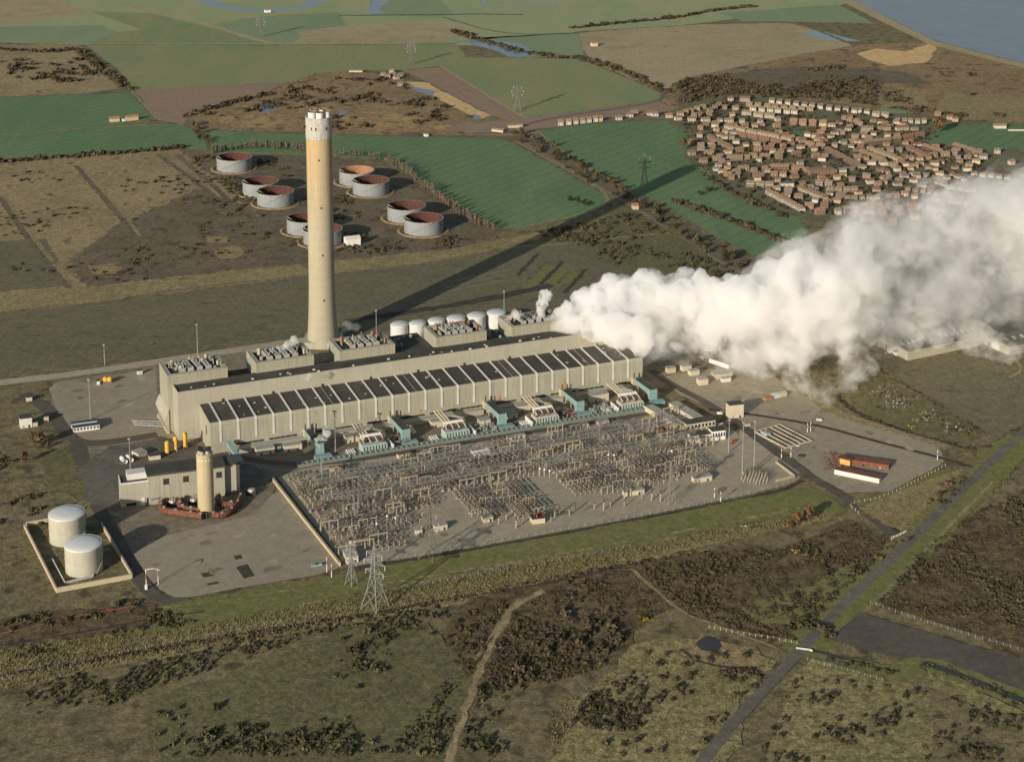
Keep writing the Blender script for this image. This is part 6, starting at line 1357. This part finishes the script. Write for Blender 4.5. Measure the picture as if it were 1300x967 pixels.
for x, y, z, r in ((694,416,46,6),(705,416,46,9),(728,414,50,13),(756,414,52,17),(785,418,54,19),(812,424,52,18),(1000,440,40,24),(1020,462,32,20),(1038,480,26,15),(970,432,44,22),(1072,436,40,22),(1108,414,48,20),(905,442,38,16),(870,428,46,16),(845,430,46,13),(1160,392,56,18),(1015,322,104,18),(1050,305,112,20),(1090,296,116,20),(1130,290,120,22),(1190,268,126,24),(870,352,78,12),(815,352,74,10),(768,364,70,8)):
    c = P(x,y,z); blobs.append((c, r)); billow(c, r*1.1, 7, 3)
STEAM = steam_mat('steam', .2, .038, .2, (.27,.45), (20, 400), (25, 80, .12), .2, big=.11)
puff_hull('steam_plume', blobs, 2.3, STEAM, 'huge billowing white steam cloud drifting from the rightmost boiler house to the right edge', ((10,3.2),(3.5,1.5)))
core = list(blobs)
THIN = steam_mat('thin_steam', .3, .12, .22, (.37,.37))
WISP = steam_mat('steam_wisp_haze', .05, .035, .22, (.43,.43))
def puff(x, y, z, r, n, lab, spread=1.0, dx=1.0, dz=.7, mat=None, vox=.9):
    c = P(x,y,z); bl = []
    for k in range(n):
        t = k/n; q = c+Vector((t*r*2.6*dx*spread+rh_.uniform(-.4,.4)*r, rh_.uniform(-.5,.5)*r, t*r*2*dz+rh_.uniform(-.4,.4)*r)); r1 = r*(.3+.5*t)*rh_.uniform(.6,1); bl.append((q, r1)); bl += [(q+rdir()*r1*.9, r1*rh_.uniform(.3,.55)) for _ in range(4)]
    return puff_hull('steam_puff', bl, vox, mat or THIN, lab, ((4,1.6),(1.6,.7)))
puff(350,442,57,6,10,'small white steam puff rising from the back of the second boiler house',1.2,1,.5)
puff(384,482,46,4.2,7,'tiny steam puff above the bunker bay roof left of the middle',.7,1,.6)
puff(402,566,14,6,8,'thin steam wisp at the foot of the hall behind the first teal bridge',1,.6,1.2)
puff(640,408,57,6,9,'steam puff on the left corner of the rightmost boiler house',1,.9,.6)
puff(684,404,56,9,12,'ragged steam rising behind the rightmost boiler house before the big cloud',.8,.5,1.3)
puff(420,424,16,10,8,'faint steam veil drifting across the chimney foot',1,1,.6, WISP, 1.6)
HALO = steam_mat('steam_halo', .02, .024, .24, (.44,.42), (60, 420))
bl = [(p, r*1.5+5) for p, r in core if r > 11 and (p.x > 260 or (p.x > 90 and p.z < 60)) and rh_.random() < .75 and p.z-r*1.5-5 > 2]
puff_hull('steam_haze', bl, 3.6, HALO, 'soft translucent steam fringe round the downwind half of the big white cloud', ((16,7),(6,3)))
bl = []
for x, y, z, r in ((1010,480,14,14),(1040,495,12,13),(1065,480,14,14),(1085,460,18,18),(1000,455,24,18),(930,450,22,16),(960,462,18,14),(870,440,30,14),(830,440,30,12),(1140,425,26,20),(1180,415,30,22),(1240,430,22,20),(1270,440,18,16)):
    bl.append((P(x,y,z), r)); bl.append((P(x+12,y+6,z), r*.8))
puff_hull('steam_veil', bl, 2.2, WISP, 'torn grey veil of thin steam hanging under the big cloud to the ground', ((9,4),(3.5,1.6)))

# ================================================================== LIGHT, SKY, CAMERA
SUN_AZ, SUN_EL = R_(58.04), R_(16.2)      # the way the shadows fall on the ground, and the sun's height
ld = bpy.data.lights.new('sun', 'SUN'); ld.energy = 5.0; ld.angle = R_(.5); ld.color = (1.0, .915, .77); lo = bpy.data.objects.new('sun', ld); COL.objects.link(lo)
lo.rotation_euler = Vector((math.cos(SUN_AZ)*math.cos(SUN_EL), math.sin(SUN_AZ)*math.cos(SUN_EL), -math.sin(SUN_EL))).to_track_quat('-Z', 'Y').to_euler(); lo.location = (-600,0,500)
w = bpy.data.worlds.new('World'); sc.world = w; w.use_nodes = True; nt = w.node_tree; bg = nt.nodes['Background']; sk = nt.nodes.new('ShaderNodeTexSky'); sk.sky_type = 'NISHITA'; sk.sun_disc = False
sk.sun_elevation = SUN_EL; sk.sun_rotation = R_(180+90-58.04); sk.air_density = 1.2; sk.dust_density = 1.5; sk.ozone_density = 1.0; nt.links.new(sk.outputs[0], bg.inputs[0]); bg.inputs[1].default_value = .092
cd = bpy.data.cameras.new('camera'); cam = bpy.data.objects.new('camera', cd); COL.objects.link(cam); sc.camera = cam
cd.sensor_fit = 'HORIZONTAL'; cd.sensor_width = 36; cd.lens = 36*F_/1300; cd.clip_start = 5; cd.clip_end = 60000
cd.shift_y = (CY_-967/2)/1300
cam.location = (0,0,H_); cam.matrix_world = Matrix.Translation((0,0,H_)) @ Matrix.Rotation(R_(90)-PT_, 4, 'X') @ Matrix.Rotation(-RL_, 4, 'Z')
sc.view_settings.view_transform = 'Standard'; sc.view_settings.look = 'None'; sc.view_settings.exposure = 0
sc.render.engine = 'CYCLES'; cy = sc.cycles; cy.max_bounces = 12; cy.diffuse_bounces = 3; cy.glossy_bounces = 2; cy.transmission_bounces = 2; cy.volume_bounces = 10; cy.transparent_max_bounces = 8
cy.volume_step_rate = 1.0; cy.volume_max_steps = 400; cy.use_denoising = True; cy.caustics_reflective = False; cy.caustics_refractive = False
try: cy.denoiser = 'OPENIMAGEDENOISE'
except Exception: pass
